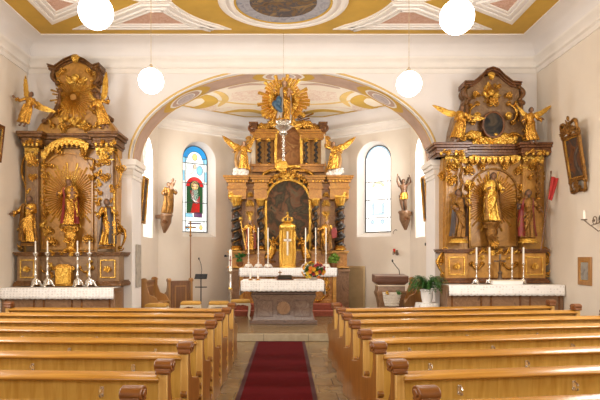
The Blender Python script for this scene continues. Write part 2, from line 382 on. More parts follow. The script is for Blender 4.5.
for r, r2, h, m in ((1.20, 1.14, .03, stucco), (1.14, 1.06, .06, stucco), (1.06, .98, .035, plaster_n), (.98, .91, .06, stucco), (.91, .87, .05, mustard), (.87, .62, .035, fresco_blue), (.62, 0, .036, fresco)):
    mb = MB()
    if r2: mb.loft(ringslab(circ(r), circ(r2), h), closed=True)
    else: mb.slab(circ(r), ZC-h, ZC+.02)
    struct(mb.finish('trim_%d' % k, m, bevel=.006)); k += 1
# chancel
CP = [(-3.5, 13.2), (-3.5, 15.6), (-1.3, 17.3), (1.2, 17.3), (3.4, 15.6), (3.4, 13.2)]
CH = 5.9
wall_run('wall_chancel_left', CP[0], CP[1], 0, 6.1, .45, [(.75, 1.75, 2.2, 4.75)], plaster)
ML = wall_run('wall_apse_left', CP[1], CP[2], 0, 6.1, .45, [(.74, 1.82, 2.28, 5.02)], plaster)
wall_run('wall_apse_back', CP[2], CP[3], 0, 6.1, .4, [], plaster)
MR = wall_run('wall_apse_right', CP[3], CP[4], 0, 6.1, .45, [(1.10, 2.20, 2.28, 5.02)], plaster)
wall_run('wall_chancel_right', CP[4], CP[5], 0, 6.1, .45, [(.65, 1.65, 2.2, 4.75)], plaster)
mb = MB(); mb.slab([(-3.9, 13.2), (-3.9, 15.8), (-1.4, 17.6), (1.3, 17.6), (3.8, 15.8), (3.8, 13.2)], CH, CH+.2); struct(mb.finish('ceiling_chancel', vaultbase))
def chpath(d):
    out = []
    for i, p in enumerate(CP):
        p = Vector(p)
        n_ = []
        for a, b in ((i-1, i), (i, i+1)):
            if a >= 0 and b < len(CP): e = (Vector(CP[b])-Vector(CP[a])).normalized(); n_.append(Vector((e.y, -e.x)))
        bb = n_[0] if len(n_) == 1 else (n_[0]+n_[1])/(n_[0]+n_[1]).length_squared*2
        out.append(tuple(p+bb*d))
    return out
ring(chpath, [(-.03, 5.24), (.02, 5.24), (.02, 5.28), (.05, 5.31), (.05, 5.38), (.03, 5.39), (.06, 5.48), (.10, 5.50), (.10, 5.53), (-.03, 5.53)], 'trim_%d' % k, stucco); k += 1
ring(chpath, [(-.03, 5.53), (.03, 5.53)]+[(.03+.17*(1-math.cos(PI/2*i/6)), 5.53+.35*math.sin(PI/2*i/6)) for i in range(1, 7)]+[(.2, 6.0), (-.03, 6.0)], 'trim_%d' % k, plaster_n); k += 1
def flat(poly, h, m):
    global k
    mb = MB(); mb.slab(poly, CH-h, CH+.02); struct(mb.finish('trim_%d' % k, m)); k += 1
flat(chpath(.2), .008, mustard); flat(chpath(.33), .012, vaultbase)
xc = -.05
def band(pts, wds, h, m):                   # painted ribbon on the chancel vault
    L, R_ = [], []
    for i, p in enumerate(pts):
        a, b = Vector(pts[max(i-1, 0)]), Vector(pts[min(i+1, len(pts)-1)]); d = (b-a).normalized(); n_ = Vector((-d.y, d.x)); w_ = wds[i] if isinstance(wds, list) else wds
        L.append(tuple(Vector(p)+n_*w_/2)); R_.append(tuple(Vector(p)-n_*w_/2))
    flat(L+R_[::-1], h, m)
def spl(pts, n=10):                         # smooth curve through points
    P_ = [Vector(pts[0])]+[Vector(p) for p in pts]+[Vector(pts[-1])]; out = []
    for i in range(1, len(P_)-2):
        for j in range(n):
            u = j/n; a, b, c, d = P_[i-1:i+3]; p = .5*((2*b)+(c-a)*u+(2*a-5*b+4*c-d)*u*u+(3*b-a-3*c+d)*u**3); out.append((p.x, p.y))
    return out+[tuple(pts[-1])]
fat = lambda n, w_: [.03+w_*math.sin(PI*i/(n-1))**.7 for i in range(n)]
V = lambda px, py: (at(px, py, 1).x*(CH-EYE)*F/(CY-py)*1.0, (CH-EYE)*F/(CY-py))    # a point of the flat vault
for sx in (-1, 1):
    S = lambda pts: [(xc+sx*(x-xc), y) for x, y in pts]
    Q = lambda *pp: S(spl([V(2*CX-x if False else x, y) for x, y in pp]))
    c = Q((394, 100), (378, 97), (363, 96), (357, 101), (366, 106), (384, 109)); band(c, fat(len(c), .34), .020, mustard)
    c = Q((358, 90), (347, 93), (343, 99), (350, 106)); band(c, fat(len(c), .16), .022, ochre_pale)
    c = Q((345, 112), (326, 110), (312, 111), (300, 115)); band(c, fat(len(c), .26), .020, mustard)
    c = Q((352, 100), (330, 103), (308, 104)); band(c, fat(len(c), .10), .018, ochre_pale)
    c = Q((340, 88), (322, 84), (300, 84)); band(c, fat(len(c), .12), .018, mauve)
    flat(S([V(*p) for p in ((300, 88), (336, 92), (338, 100), (318, 101), (300, 98))]), .015, palepink)
    flat(S([V(*p) for p in ((352, 104), (378, 111), (352, 110))]), .015, palepink)
    c = Q((366, 112), (340, 107), (306, 108)); band(c, .05, .017, palepink)
# windows: splayed reveals + stained glass
white_g = glow('bright clear glass', (1, .98, .95), .95); pale_g = glow('pale glass', (.86, .91, .88), .62)
sky_g = glow('blue glass', (.02, .25, .58), .55); cyan_g = glow('light blue glass', (.22, .52, .70), .6); red_g = glow('red glass', (.58, .02, .02), .45)
grn_g = glow('dark green glass', (.02, .09, .035), .4); yel_g = glow('yellow glass', (.85, .60, .22), .6); vio_g = glow('violet glass', (.12, .04, .12), .4); flesh_g = glow('flesh glass', (.85, .52, .38), .6)
lead = mk('lead', (.05, .06, .08), .6)
def window(name, M, hole, gl, depth, pieces, base, bars):
    out, inn = arched(*hole, n=24), arched(*gl, n=24)
    root = MB(); root.M = M
    root.loft([[(p[0], 0.005, p[1]) for p in out], [(p[0], depth, p[1]) for p in inn]], cap=False)
    fr = struct(root.finish(name, stucco, smooth=40))
    lines = []; g = MB(); g.M = M; mats = [base]; g.prism(inn, depth, depth+.02)
    for m, poly in pieces:
        if m not in mats: mats.append(m)
        g.mi = mats.index(m); g.prism(poly, depth-.012, depth+.005); lines.append(poly)
    g.finish('glass', mats, fr)
    b = MB(); b.M = M
    for v in bars: b.box(gl[0], gl[1], depth-.03, depth-.01, v-.010, v+.010)
    for p_ in lines: b.tube([(x_, depth-.014, z_) for x_, z_ in p_+[p_[0]]], .0055 if len(p_) < 14 else .007, 4)
    if lines:
        for u_ in (gl[0]+.11, gl[1]-.11): b.box(u_-.005, u_+.005, depth-.02, depth-.005, gl[2], gl[3]-.35)
    ro = arched(gl[0], gl[1], gl[2], gl[3], n=24); b.ringprism(ro, inset(ro, .02), depth-.03, depth); b.finish('lead_bar', lead, fr)
    return fr
gl = (.87, 1.70, 2.42, 4.94); uc = (gl[0]+gl[1])/2
disc = lambda cx, cz, rx, rz, n=16, a0=0, a1=2*PI: [(cx+rx*math.cos(a0+(a1-a0)*i/n), cz+rz*math.sin(a0+(a1-a0)*i/n)) for i in range(n+(0 if a1-a0 > 6.2 else 1))]
def archring(r0, r1, zc, a0=0, a1=PI): return disc(uc, zc, r1, r1, 16, a0, a1)+disc(uc, zc, r0, r0, 16, a0, a1)[::-1]
zc = gl[3]-(gl[1]-gl[0])/2
P = [(sky_g, archring(.24, .41, zc, .15, PI-.15)), (cyan_g, [(uc-.40, zc-.1), (uc-.3, zc-.1), (uc-.24, zc+.06), (uc-.41, zc+.06)]), (cyan_g, [(uc+.40, zc-.1), (uc+.3, zc-.1), (uc+.24, zc+.06), (uc+.41, zc+.06)]),
     (yel_g, disc(uc, zc+.08, .08, .1)), (pale_g, disc(uc-.15, zc-.25, .12, .16)), (cyan_g, disc(uc+.16, zc-.3, .1, .14)), (flesh_g, disc(uc, zc-.2, .05, .07)),
     (grn_g, [(uc-.26, 2.98), (uc+.26, 2.98), (uc+.26, 3.75), (uc-.26, 3.75)]), (red_g, archring(.16, .28, 3.75)), (grn_g, disc(uc, 3.75, .17, .17, 12, 0, PI)),
     (yel_g, disc(uc, 3.78, .13, .13)), (flesh_g, disc(uc, 3.76, .065, .085)), (pale_g, [(uc-.10, 3.68), (uc+.1, 3.68), (uc+.14, 3.3), (uc+.05, 3.25), (uc-.12, 3.4)]),
     (red_g, [(uc-.16, 3.62), (uc-.06, 3.66), (uc+.02, 3.3), (uc+.17, 3.5), (uc+.16, 3.0), (uc-.14, 2.98), (uc-.06, 3.3)]), (vio_g, [(uc-.02, 2.86), (uc+.24, 2.86), (uc+.24, 3.0), (uc-.02, 3.0)]),
     (cyan_g, [(uc-.3, 2.86), (uc-.06, 2.86), (uc-.08, 2.96), (uc-.3, 2.97)]), (vio_g, [(uc-.22, 2.66), (uc+.2, 2.66), (uc+.2, 2.69), (uc-.22, 2.69)]), (yel_g, disc(uc+.2, 2.56, .05, .07)), (cyan_g, disc(uc-.24, 2.55, .05, .06)),
     (cyan_g, [(uc-.40, 3.9), (uc-.33, 3.9), (uc-.33, 4.2), (uc-.40, 4.2)]), (cyan_g, [(uc+.33, 3.9), (uc+.40, 3.9), (uc+.40, 4.2), (uc+.33, 4.2)])]
window('window_1', ML, (.74, 1.82, 2.28, 5.02), gl, .30, P, pale_g, (2.74, 3.28, 3.85, 4.42))
gl2 = (1.22, 2.06, 2.42, 4.94); uc = (gl2[0]+gl2[1])/2
soft_b = glow('washed blue glass', (.50, .68, .80), .6); soft_y = glow('washed yellow glass', (.92, .82, .55), .62)
P = [(soft_b, [(uc-.22, 2.92), (uc-.14, 2.92), (uc-.14, 3.3), (uc-.22, 3.22)]), (soft_b, [(uc-.1, 2.92), (uc+.2, 2.92), (uc+.2, 2.97), (uc-.1, 2.97)]), (soft_b, [(uc+.12, 2.98), (uc+.2, 2.98), (uc+.18, 3.3), (uc+.1, 3.2)]),
     (soft_y, archring(.15, .21, 3.68, .3, PI-.3)), (soft_b, disc(uc-.18, 2.72, .06, .06)), (soft_b, disc(uc+.14, 2.72, .06, .07)), (soft_b, archring(.36, .40, gl2[3]-.42, .2, PI-.2))]
window('window_2', MR, (1.10, 2.20, 2.28, 5.02), gl2, .30, P, white_g, (2.84, 3.36, 3.88))
def plainwin(name, p0, p1, flip, hole, depth=.3):
    p0, p1 = Vector((*p0, 0)), Vector((*p1, 0)); d = (p1-p0).normalized(); n_ = Vector((-d.y, d.x, 0))*flip
    M = Matrix(((d.x, n_.x, 0, p0.x), (d.y, n_.y, 0, p0.y), (0, 0, 1, 0), (0, 0, 0, 1))); a, b, c, e = hole
    window(name, M, hole, (a+.12, b-.12, c+.12, e-.08), depth, [], pale_g, [c+(e-c)*q for q in (.25, .5, .75)])
plainwin('window_3', CP[0], CP[1], 1, (.75, 1.75, 2.2, 4.75)); plainwin('window_4', CP[4], CP[5], 1, (.65, 1.65, 2.2, 4.75))
for i, (a, b, c, d) in enumerate(wins):
    plainwin('window_%d' % (5+i), (XL, YB), (XL, YE), 1, (a-YB, b-YB, c, d)); plainwin('window_%d' % (7+i), (XR, YB), (XR, YE), -1, (a-YB, b-YB, c, d))
plainwin('window_9', (XL-.4, YB), (XR+.4, YB), -1, (3.9, 8.2, 2.4, 5.6))  # unseen rear window, added around the frontal fill lamp
# ------------------------------------------------------------------ carpet and pews
mb = MB(); mb.box(-.58, .355, -2.5, 11.42, .001, .010); cr = mb.finish('aisle_carpet', carpet)
tag(cr, 'long dark red runner carpet down the central aisle', 'carpet')
mb = MB(); mb.box(-.60, -.545, -2.5, 11.44, .0015, .013); mb.box(.32, .375, -2.5, 11.44, .0015, .013); mb.box(-.545, .32, 11.39, 11.44, .0015, .013); mb.finish('border', carpet_edge, cr)
def end_panel(x0, x1, parent):
    a, b = sorted((x0, x1))
    prof = [(-.11, 0), (.46, 0), (.46, .10), (.40, .17), (.37, .27), (.41, .36), (.47, .44), (.47, .52), (.42, .58), (.27, .60), (.14, .63), (.09, .70), (.07, .80), (.075, .84), (.075, .875), (-.055, .875), (-.055, .84), (-.028, .80), (-.028, .62)]
    for i in range(4): z = .56-i*.115; prof += [(-.045, z), (-.085, z-.025), (-.085, z-.055), (-.045, z-.08)]
    prof += [(-.10, .08)]
    e = MB().prismx(prof, a, b); e = e.finish('end_panel', pewside_shaded, parent, bevel=.007); st_ = MB(); st_.box(a-.004, b+.004, -.062, -.026, .02, .865); st_.finish('lit_edge', pewedge_lit, e, bevel=.005)  # thin strip paints the panel's back edge as lit
    h = MB(); c = (a+b)/2
    h.box(c-.052, c+.052, -.075, .085, .868, .890)
    n = 20; vol = [(.060*math.cos(2*PI*i/n)*1.15, .925+.042*math.sin(2*PI*i/n)) for i in range(n)]
    h.prismx(vol, c-.062, c+.062); h.prismx([(y*.55, .925+(z-.925)*.55) for y, z in vol], c-.072, c+.072)
    h.prismx([(-.07, .885), (.07, .885), (.05, .94), (-.05, .94)], c-.055, c+.055)
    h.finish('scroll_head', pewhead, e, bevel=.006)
def make_pew(L, sg, label, group, hooks):
    t = thing('church_pew', label, 'pew', group=group)
    end_panel(0, -sg*.055 if False else sg*.055, t); end_panel(sg*(L-.055), sg*L, t)
    x0, x1 = sorted((sg*.05, sg*(L-.05)))
    b = MB(); b.prismx([(0, .10), (.03, .10), (-.0+.03, .80), (.0, .80)], x0, x1); b.finish('back_panel', pewwood, t)
    r = MB(); r.prismx([(-.085, .822), (-.09, .835), (-.08, .845), (.045, .868), (.055, .855), (.055, .80), (-.0, .80)], x0, x1); r.finish('book_ledge', pewrail, t, bevel=.006)
    s = MB(); s.prismx([(.03, .42), (.40, .43), (.415, .445), (.40, .465), (.03, .45)], x0, x1); s.finish('seat', pewwood, t)
    k = MB(); k.prismx([(-.20, .10), (-.20, .13), (-.33, .15), (-.33, .12)], x0, x1); k.box(x0, x0+.04, -.33, -.02, .0, .12); k.box(x1-.04, x1, -.33, -.02, 0, .12); k.finish('kneeler', pewrail, t)
    if hooks:
        for i in range(4):
            x = sg*(L*(.13+.24*i)); h = MB()
            h.box(x-.015, x+.015, -.006, .002, .690, .765); h.tube([(x, -.004, .755), (x, -.035, .75), (x, -.048, .73)], .007, 6)
            h.tube([(x, -.004, .71), (x, -.03, .692), (x, -.045, .70), (x, -.05, .715)], .007, 6); h.finish('hook', silver, t)
    return t
ORD = ['row at the front by the altar step', 'second row from the front', 'third row from the front', 'fourth row from the front', 'fifth row from the front', 'sixth row from the front', 'seventh row from the front', 'rearmost row at the bottom of the photo']
rot = {1: math.radians(9), -1: math.radians(-3)}
for sg, x, side, L in ((-1, -.845, 'left', 3.75), (1, .775, 'right', 3.85)):
    g = 'honey oak pews %s of the red carpet' % side; base = None
    for i in range(8):
        D = 9.2-.85*i; lab = 'honey oak pew %s of the red carpet, %s' % (side, ORD[i]); r = rot[sg]
        if base is None: base = make_pew(L, sg, lab, g, True); base.location = (x, D, 0); base.rotation_euler = (0, 0, r)
        else: dup(base, (x, D, 0), r, lab)
# ------------------------------------------------------------------ globe lamps
def globe_lamp(px, py, D, label):
    p = at(px, py, D); t = thing('globe_pendant_lamp', label, 'lamp', p, group='white globe pendant lamps'); top = ZC-p.z
    R = .198
    MB().ell((0, 0, 0), R, 28, 18).finish('globe', globe_m, t, smooth=60)
    MB().lathe([(.0, R-.012), (.055, R-.008), (.055, R+.02), (.03, R+.035), (.012, R+.07), (0, R+.07)], n=16).finish('cap', silver, t)
    MB().tube([(0, 0, R+.05), (0, 0, top-.03)], .005, 6).finish('rod', silver, t)
    MB().lathe([(0, top-.07), (.05, top-.06), (.06, top-.02), (.06, top), (0, top)], n=16).finish('canopy', stucco, t)
globe_lamp(96, 12, 6.65, 'large white globe lamp cut by the top edge, on the left')
globe_lamp(457, 17, 6.65, 'large white globe lamp near the top edge, on the right')
globe_lamp(151, 81, 9.05, 'smaller white globe lamp left of the chancel arch')
globe_lamp(409, 84, 9.05, 'smaller white globe lamp right of the chancel arch')
# ------------------------------------------------------------------ carved figures
def ik(a, b, l1, l2, hint):
    a, b = Vector(a), Vector(b); d = b-a; L = min(d.length, (l1+l2)*.995); d.normalize(); b = a+d*L
    q = (l1*l1-l2*l2+L*L)/(2*L); h = math.sqrt(max(l1*l1-q*q, 0)); hint = Vector(hint); hint = (hint-d*hint.dot(d)).normalized()
    return a+d*q+hint*h, b
def hand(mb, wr, d, nrm):
    d, nrm = Vector(d).normalized(), Vector(nrm); nrm = (nrm-d*nrm.dot(d)).normalized(); s = d.cross(nrm)
    R = Matrix((s, nrm, d)).transposed()
    mb.ell(wr+d*.032, (.024, .013, .036), 8, 6, R)
    for i, (o, l) in enumerate(((-.020, .040), (-.007, .047), (.007, .044), (.020, .034))):
        b0 = wr+d*.055+s*o; m1 = b0+d*l*.5+nrm*.004+s*o*.15; m2 = m1+d*l*.42+nrm*.016+s*o*.1
        mb.tube([b0, m1, m2], [.0085, .008, .0065], 6)
    b0 = wr+d*.022-s*.018; mb.tube([b0, b0-s*.024+d*.012+nrm*.006, b0-s*.03+d*.034+nrm*.014], [.0095, .009, .007], 6)
def figure(parent, S, robe=gold, flesh=skin, hair=hair_m, arms=((-.22, -.16, .58), (.20, -.18, .66)), rng=(.02, .84), mantle=None, mantle_on=0, lean=0, sweep=(0, 0),
           beard=False, veil=None, crown=False, halo=False, wings=None, turn=0, off=(0, 0, 0), seed=0, child=False, long_hair=False, tilt=0, wing_m=None, flare=1.0):
    """carved figure of height S, feet at `off`, facing -Y; parts go under `parent`"""
    rnd = random.Random(seed); ph = rnd.random()*6; sway = 1 if seed % 2 else -1
    def shape(bm):
        for v in bm.verts:
            z = v.co.z; q = max(0, (.62-z)/.62)**2
            v.co.x += sweep[0]*q+.030*sway*math.sin(PI*min(max(z, 0), 1)*1.15); v.co.y += sweep[1]*q
        M = Matrix.Translation(off) @ Matrix.Rotation(turn, 4, 'Z') @ Matrix.Rotation(lean, 4, 'Y') @ Matrix.Scale(S, 4)
        bmesh.ops.transform(bm, matrix=M, verts=bm.verts)
    sx = .03*(1 if math.sin(ph+1) > 0 else -1)
    # body: one continuous surface
    b = MB()
    E = lambda z, rx, ry, cx=0, cy=0, n=14: [(cx+rx*math.cos(2*PI*i/n), cy+ry*math.sin(2*PI*i/n), z) for i in range(n)]
    b.loft([E(.46, .085, .07), E(.52, .098, .078), E(.58, .09, .068, sx), E(.64, .08, .06, sx), E(.72, .105, .072, sx*.5, -.004), E(.78, .112, .064), E(.815, .085, .05), E(.835, .04, .038), E(.88, .036, .036, 0, -.004)])
    for sg in (-1, 1):
        b.tube([(sg*.055, 0, .50), (sg*.06, -.015, .28), (sg*.058, .012, .05)], [.07, .05, .028], 10)
        b.ell((sg*.062, -.03, .022), (.030, .062, .022), 10, 6)
        tgt = arms[0 if sg < 0 else 1]; sh = Vector((sg*.112, .0, .79)); el, wr = ik(sh, tgt, .165, .145, (sg*.6, .25, -1))
        b.ell(sh, .044, 10, 8); b.tube([sh, el, wr], [.040, .033, .020], 10)
        hand(b, wr, (wr-el)+Vector((0, -.02, .0)), (-sg*.8, -.1, -.4))
    hc = Vector((0, -.012, .925)); Rt = Matrix.Rotation(tilt, 3, 'Y')
    hp = lambda x, y, z: hc+Rt @ Vector((x, y, z))
    b.ell(hc, (.050, .058, .066), 18, 14); b.ell(hp(0, -.018, -.035), (.036, .040, .036), 12, 10)
    b.ell(hp(0, -.060, -.008), (.0085, .015, .018), 8, 6); b.ell(hp(0, -.050, .016), (.036, .014, .008), 8, 6)
    for sg in (-1, 1):
        b.ell(hp(sg*.019, -.049, .004), (.0095, .008, .0065), 8, 6); b.ell(hp(sg*.051, .004, -.004), (.007, .013, .018), 8, 6); b.ell(hp(sg*.024, -.042, -.024), (.014, .012, .013), 8, 6)
    b.ell(hp(0, -.053, -.032), (.015, .008, .0045), 8, 6); b.ell(hp(0, -.052, -.040), (.012, .008, .005), 8, 6)
    shape(b.bm); me = remesh(b, .0085*S, 1); link('body', me, flesh, parent, smooth=0)
    # robe with folds
    r = MB(); N = 46; prof = [(.02, .150, .120), (.06, .147, .117), (.15, .138, .110), (.28, .128, .104), (.40, .126, .100), (.50, .124, .096), (.57, .108, .086), (.635, .092, .074), (.70, .120, .088), (.76, .130, .082), (.80, .118, .068), (.825, .075, .056), (.845, .050, .047)]
    zs = [rng[0]+(rng[1]-rng[0])*i/22 for i in range(23)]; rings = []
    for z in zs:
        for (z0, a0, c0), (z1, a1, c1) in zip(prof, prof[1:]):
            if z0 <= z <= z1+1e-6: q = (z-z0)/(z1-z0); rx, ry = a0+(a1-a0)*q, c0+(c1-c0)*q; break
        fl = 1+(flare-1)*max(0, (.55-z)/.55); amp = .20*max(0, min(1, (.74-z)/.5)); ring_ = []
        for i in range(N):
            a = 2*PI*i/N; m_ = 1+amp*(.6*math.sin(7*a+ph+2.2*z)+.4*math.sin(12*a-ph*2-3*z))
            ring_.append((sx*min(1, z*2)+rx*fl*m_*math.cos(a), ry*fl*m_*math.sin(a), z))
        rings.append(ring_)
    r.loft(rings)
    if rng[1] > .7:
        for sg in (-1, 1):
            tgt = arms[0 if sg < 0 else 1]; sh = Vector((sg*.105, 0, .785)); el, wr = ik((sg*.112, 0, .79), tgt, .165, .145, (sg*.6, .25, -1))
            w2 = el+(wr-el)*.72; r.ell(sh, .055, 10, 8); r.tube([sh, el, w2], [.053, .048, .058], 10)
            r.tube([w2, w2+Vector((0, .01, -.09))], [.045, .012], 8)
    if rng[1] > .7:
        for j in range(4):
            z0, z1 = .60-.03*j, .42-.10*j; r.tube([(-sway*.095, -.055, z0), (-sway*.03, -.098, (z0*2+z1)/3), (sway*.05, -.112, (z0+z1*2)/3), (sway*.115, -.075, z1)], [.012, .019, .021, .014], 8)
        r.tube([(sway*.095, -.04, .64), (sway*.12, -.03, .45), (sway*.15, -.01, .28), (sway*.17, .02, .16)], [.02, .03, .032, .012], 8)
        r.tube([(.085*math.cos(a_), .072*math.sin(a_), .63) for a_ in [2*PI*i/18 for i in range(19)]], .015, 6)
    shape(r.bm); me = remesh(r, .011*S, 1); link('robe', me, robe, parent, smooth=0)
    if mantle:
        m = MB(); a0, a1 = 1.5*PI+.75+mantle_on*.5, 3.5*PI-.75+mantle_on*.5; rings = []; n = 30
        for z, rx, ry in ((.05, .172, .142), (.15, .165, .14), (.28, .158, .132), (.42, .155, .126), (.54, .148, .118), (.64, .138, .108), (.74, .145, .104), (.79, .142, .094), (.82, .105, .075)):
            amp = .14*max(.15, min(1, (.8-z)/.6)); o = []
            for s_, rr in ((1, 1.0), (-1, .90)):
                for i in range(n+1):
                    j = i if s_ > 0 else n-i; a = a0+(a1-a0)*j/n-.35*z; f = rr*(1+amp*math.sin(6*a+ph)+.05*math.sin(11*a))
                    o.append((rx*f*math.cos(a), ry*f*math.sin(a), z))
            rings.append(o)
        m.loft(rings); shape(m.bm); m.finish('mantle', mantle, parent, smooth=70)
    h = MB()
    if veil:
        rings = []
        for z, rx, ry, cy in ((.72, .085, .05, .05), (.80, .088, .062, .03), (.87, .072, .066, .012), (.93, .062, .068, .006), (.975, .048, .055, .004), (1.0, .015, .018, .004)):
            rings.append([(rx*math.cos(a), cy+ry*math.sin(a)*(1 if math.sin(a) > 0 else .45), z) for a in [2*PI*i/18 for i in range(18)]])
        h.loft(rings); shape(h.bm); h.finish('veil', veil, parent, smooth=70)
    else:
        h.ell(hp(0, .014, .018), (.056, .056, .060), 14, 10)
        for i in range(12):
            a = PI*(-.08+1.16*i/11); x, y = .05*math.cos(a), .012+.045*math.sin(a); zz = -.10 if long_hair else -.045
            h.tube([hp(x, y, .03), hp(x*1.12, y*1.12, -.01), hp(x*1.1, y*1.1+.004, zz)], [.015, .015, .008], 6)
        if beard: h.ell(hp(0, -.045, -.062), (.030, .022, .036), 10, 8); h.tube([hp(0, -.045, -.08), hp(0, -.04, -.115)], [.02, .006], 8)
        shape(h.bm); h.finish('hair', hair, parent, smooth=70)
    if crown:
        c = MB(); c.lathe([(.044, .975), (.052, .985), (.056, 1.01), (.050, 1.012), (.040, .985)], n=20)
        for i in range(8): a = 2*PI*i/8; p = Vector((.054*math.cos(a), .054*math.sin(a), 1.01)); c.blade(p, p+Vector((.012*math.cos(a), .012*math.sin(a), .04)), .022, .006, (math.cos(a), math.sin(a), 0)); c.tube([p, p*.6+Vector((0, 0, .42)), (0, 0, 1.065)], .004, 5)
        c.ell((0, 0, 1.068), .012, 8, 6); shape(c.bm); c.finish('crown', gold_b, parent)
    if halo:
        c = MB(); n = 28; c.loft([[( .085*math.cos(2*PI*i/n)+dx*math.cos(2*PI*i/n), .05+dy, .945+(.085+dx)*math.sin(2*PI*i/n)) for dx, dy in ((-.006, -.005), (.006, -.005), (.006, .005), (-.006, .005))] for i in range(n)], closed=True)
        for i in range(16): a = 2*PI*i/16; d = Vector((math.cos(a), 0, math.sin(a))); c.blade(Vector((0, .05, .945))+d*.088, Vector((0, .05, .945))+d*.118, .016, .006, (0, 1, 0))
        shape(c.bm); c.finish('halo', gold_b, parent)
    if child:
        c = MB(); o = Vector((.095, -.115, .60)); c.ell(o+Vector((0, 0, .06)), (.04, .034, .062), 12, 8); c.ell(o+Vector((0, -.006, .148)), (.032, .034, .037), 12, 10)
        c.ell(o+Vector((0, -.042, .145)), (.006, .007, .008), 6, 4); c.ell(o+Vector((0, .01, .165)), (.034, .034, .03), 10, 6)
        for sg in (-1, 1): c.tube([o+Vector((sg*.035, 0, .1)), o+Vector((sg*.06, -.02, .07)), o+Vector((sg*.075, -.045, .10))], [.016, .014, .010], 8); c.tube([o+Vector((sg*.02, -.01, .02)), o+Vector((sg*.03, -.05, 0)), o+Vector((sg*.03, -.055, -.055))], [.024, .02, .012], 8)
        shape(c.bm); me = remesh(c, .008*S, 1); link('child', me, flesh, parent, smooth=0)
    if wings:
        for sg, (ang, spread, L) in zip((-1, 1), wings):
            c = MB(); root = Vector((sg*.05, .075, .76)); arm = root+Vector((sg*math.cos(ang), .12, math.sin(ang))).normalized()*L*.45
            c.tube([root, (root+arm)/2+Vector((0, .01, .03)), arm], [.03, .034, .02], 8)
            n = 12
            for i in range(n):
                q = i/(n-1); a = ang-spread*q; l = L*(.62-.28*q); st = arm+(root-arm)*q*.9
                d = Vector((sg*math.cos(a), .10+.04*math.sin(i*2.1), math.sin(a))).normalized(); c.blade(st, st+d*l, L*.105, .012, (0, 1, .1*sg), .03)
                st2 = arm+(root-arm)*q*.95+Vector((0, -.016, 0)); c.blade(st2, st2+d*l*.5, L*.085, .014, (0, 1, 0))
            shape(c.bm); c.finish('wing', wing_m or gold_b, parent, smooth=60)
def statue(name, label, loc, S, cat='statue', rz=0, group=None, base=None, **kw):
    t = thing(name, label, cat, loc, rz, group)
    z = 0
    if base:
        z = base; bm_ = MB(); bm_.lathe([(0, 0), (.20*S, 0), (.20*S, z*.3), (.17*S, z*.5), (.18*S, z*.9), (.16*S, z), (0, z)], n=10, sy=.8); bm_.finish('base', kw.pop('base_m', gold_d), t, bevel=.004)
    else: kw.pop('base_m', None)
    o_ = kw.pop('off', (0, 0, 0)); figure(t, S, off=(o_[0], o_[1], o_[2]+z), **kw); return t
def attr(t, name, mat, fn, bevel=0):
    m = MB(); fn(m); return m.finish(name, mat, t, bevel=bevel)
# ------------------------------------------------------------------ candles, ornaments
def candlestick(name, label, loc, Hs, Hc, group, metal=silver, fat=1.0):
    t = thing(name, label, 'candlestick', loc, group=group); r = Hs
    p = [(0, .13), (.10, .13), (.12, .15), (.16, .16), (.10, .20), (.06, .24), (.05, .30), (.085, .33), (.10, .36), (.07, .40), (.045, .44), (.06, .52), (.065, .57), (.05, .62), (.04, .70), (.055, .76), (.08, .80), (.055, .83), (.05, .90), (.12, .94), (.15, .98), (.145, 1.0), (0, 1.0)]
    b = MB(); b.lathe([(a*.5*r*(1+(fat-1)*max(0, 1-z*1.4)), z*r) for a, z in p], n=14); b.finish('stem', metal, t, smooth=50)
    b = MB()
    for i in range(3):
        a = PI/2+2*PI*i/3+PI; d = Vector((math.cos(a), math.sin(a), 0))
        b.tube([d*.03*r*fat+Vector((0, 0, .24*r)), d*.10*r*fat+Vector((0, 0, .17*r)), d*.15*r*fat+Vector((0, 0, .06*r)), d*.19*r*fat+Vector((0, 0, .028*r))], [.03*r*fat, .045*r*fat, .03*r*fat, .028*r], 8)
        b.ell(d*.19*r*fat+Vector((0, 0, .024*r)), .024*r, 8, 6)
    b.lathe([(0, .08*r), (.10*r*fat, .08*r), (.07*r*fat, .22*r), (0, .22*r)], n=12); b.finish('foot', metal, t, smooth=50)
    cr_ = .013 if fat > 1 else (.0175 if Hc > .3 else .014)
    c = MB(); c.lathe([(0, r), (cr_, r), (cr_, r+Hc-.01), (cr_*.5, r+Hc), (0, r+Hc)], n=12); cd = c.finish('candle', wax, t)
    MB().tube([(0, 0, r+Hc-.004), (.002, 0, r+Hc+.014)], .0022, 5).finish('wick', dark_metal, cd); return t
def leafy(mb, c, ang, L, w_, y=0, curl=.03):
    c = Vector((c[0], y, c[1])); d = Vector((math.cos(ang), 0, math.sin(ang))); s = Vector((-d.z, 0, d.x))
    mb.blade(c, c+d*L, w_, w_*.5, (0, -1, 0), curl)
    for q, sg in ((.25, 1), (.25, -1), (.5, 1), (.5, -1)): st = c+d*L*q; mb.blade(st, st+(d*.6+s*sg*.8)*L*.38, w_*.6, w_*.35, (0, -1, 0), curl)
def acanthus(mb, c, R, ang, y=0, n=5):
    for i in range(n): a = ang+(i-(n-1)/2)*.5; leafy(mb, c, a, R*(1-.12*abs(i-(n-1)/2)), R*.28, y-.01*i)
    mb.ell((c[0], y-.02, c[1]), (R*.2, R*.16, R*.2), 8, 6)
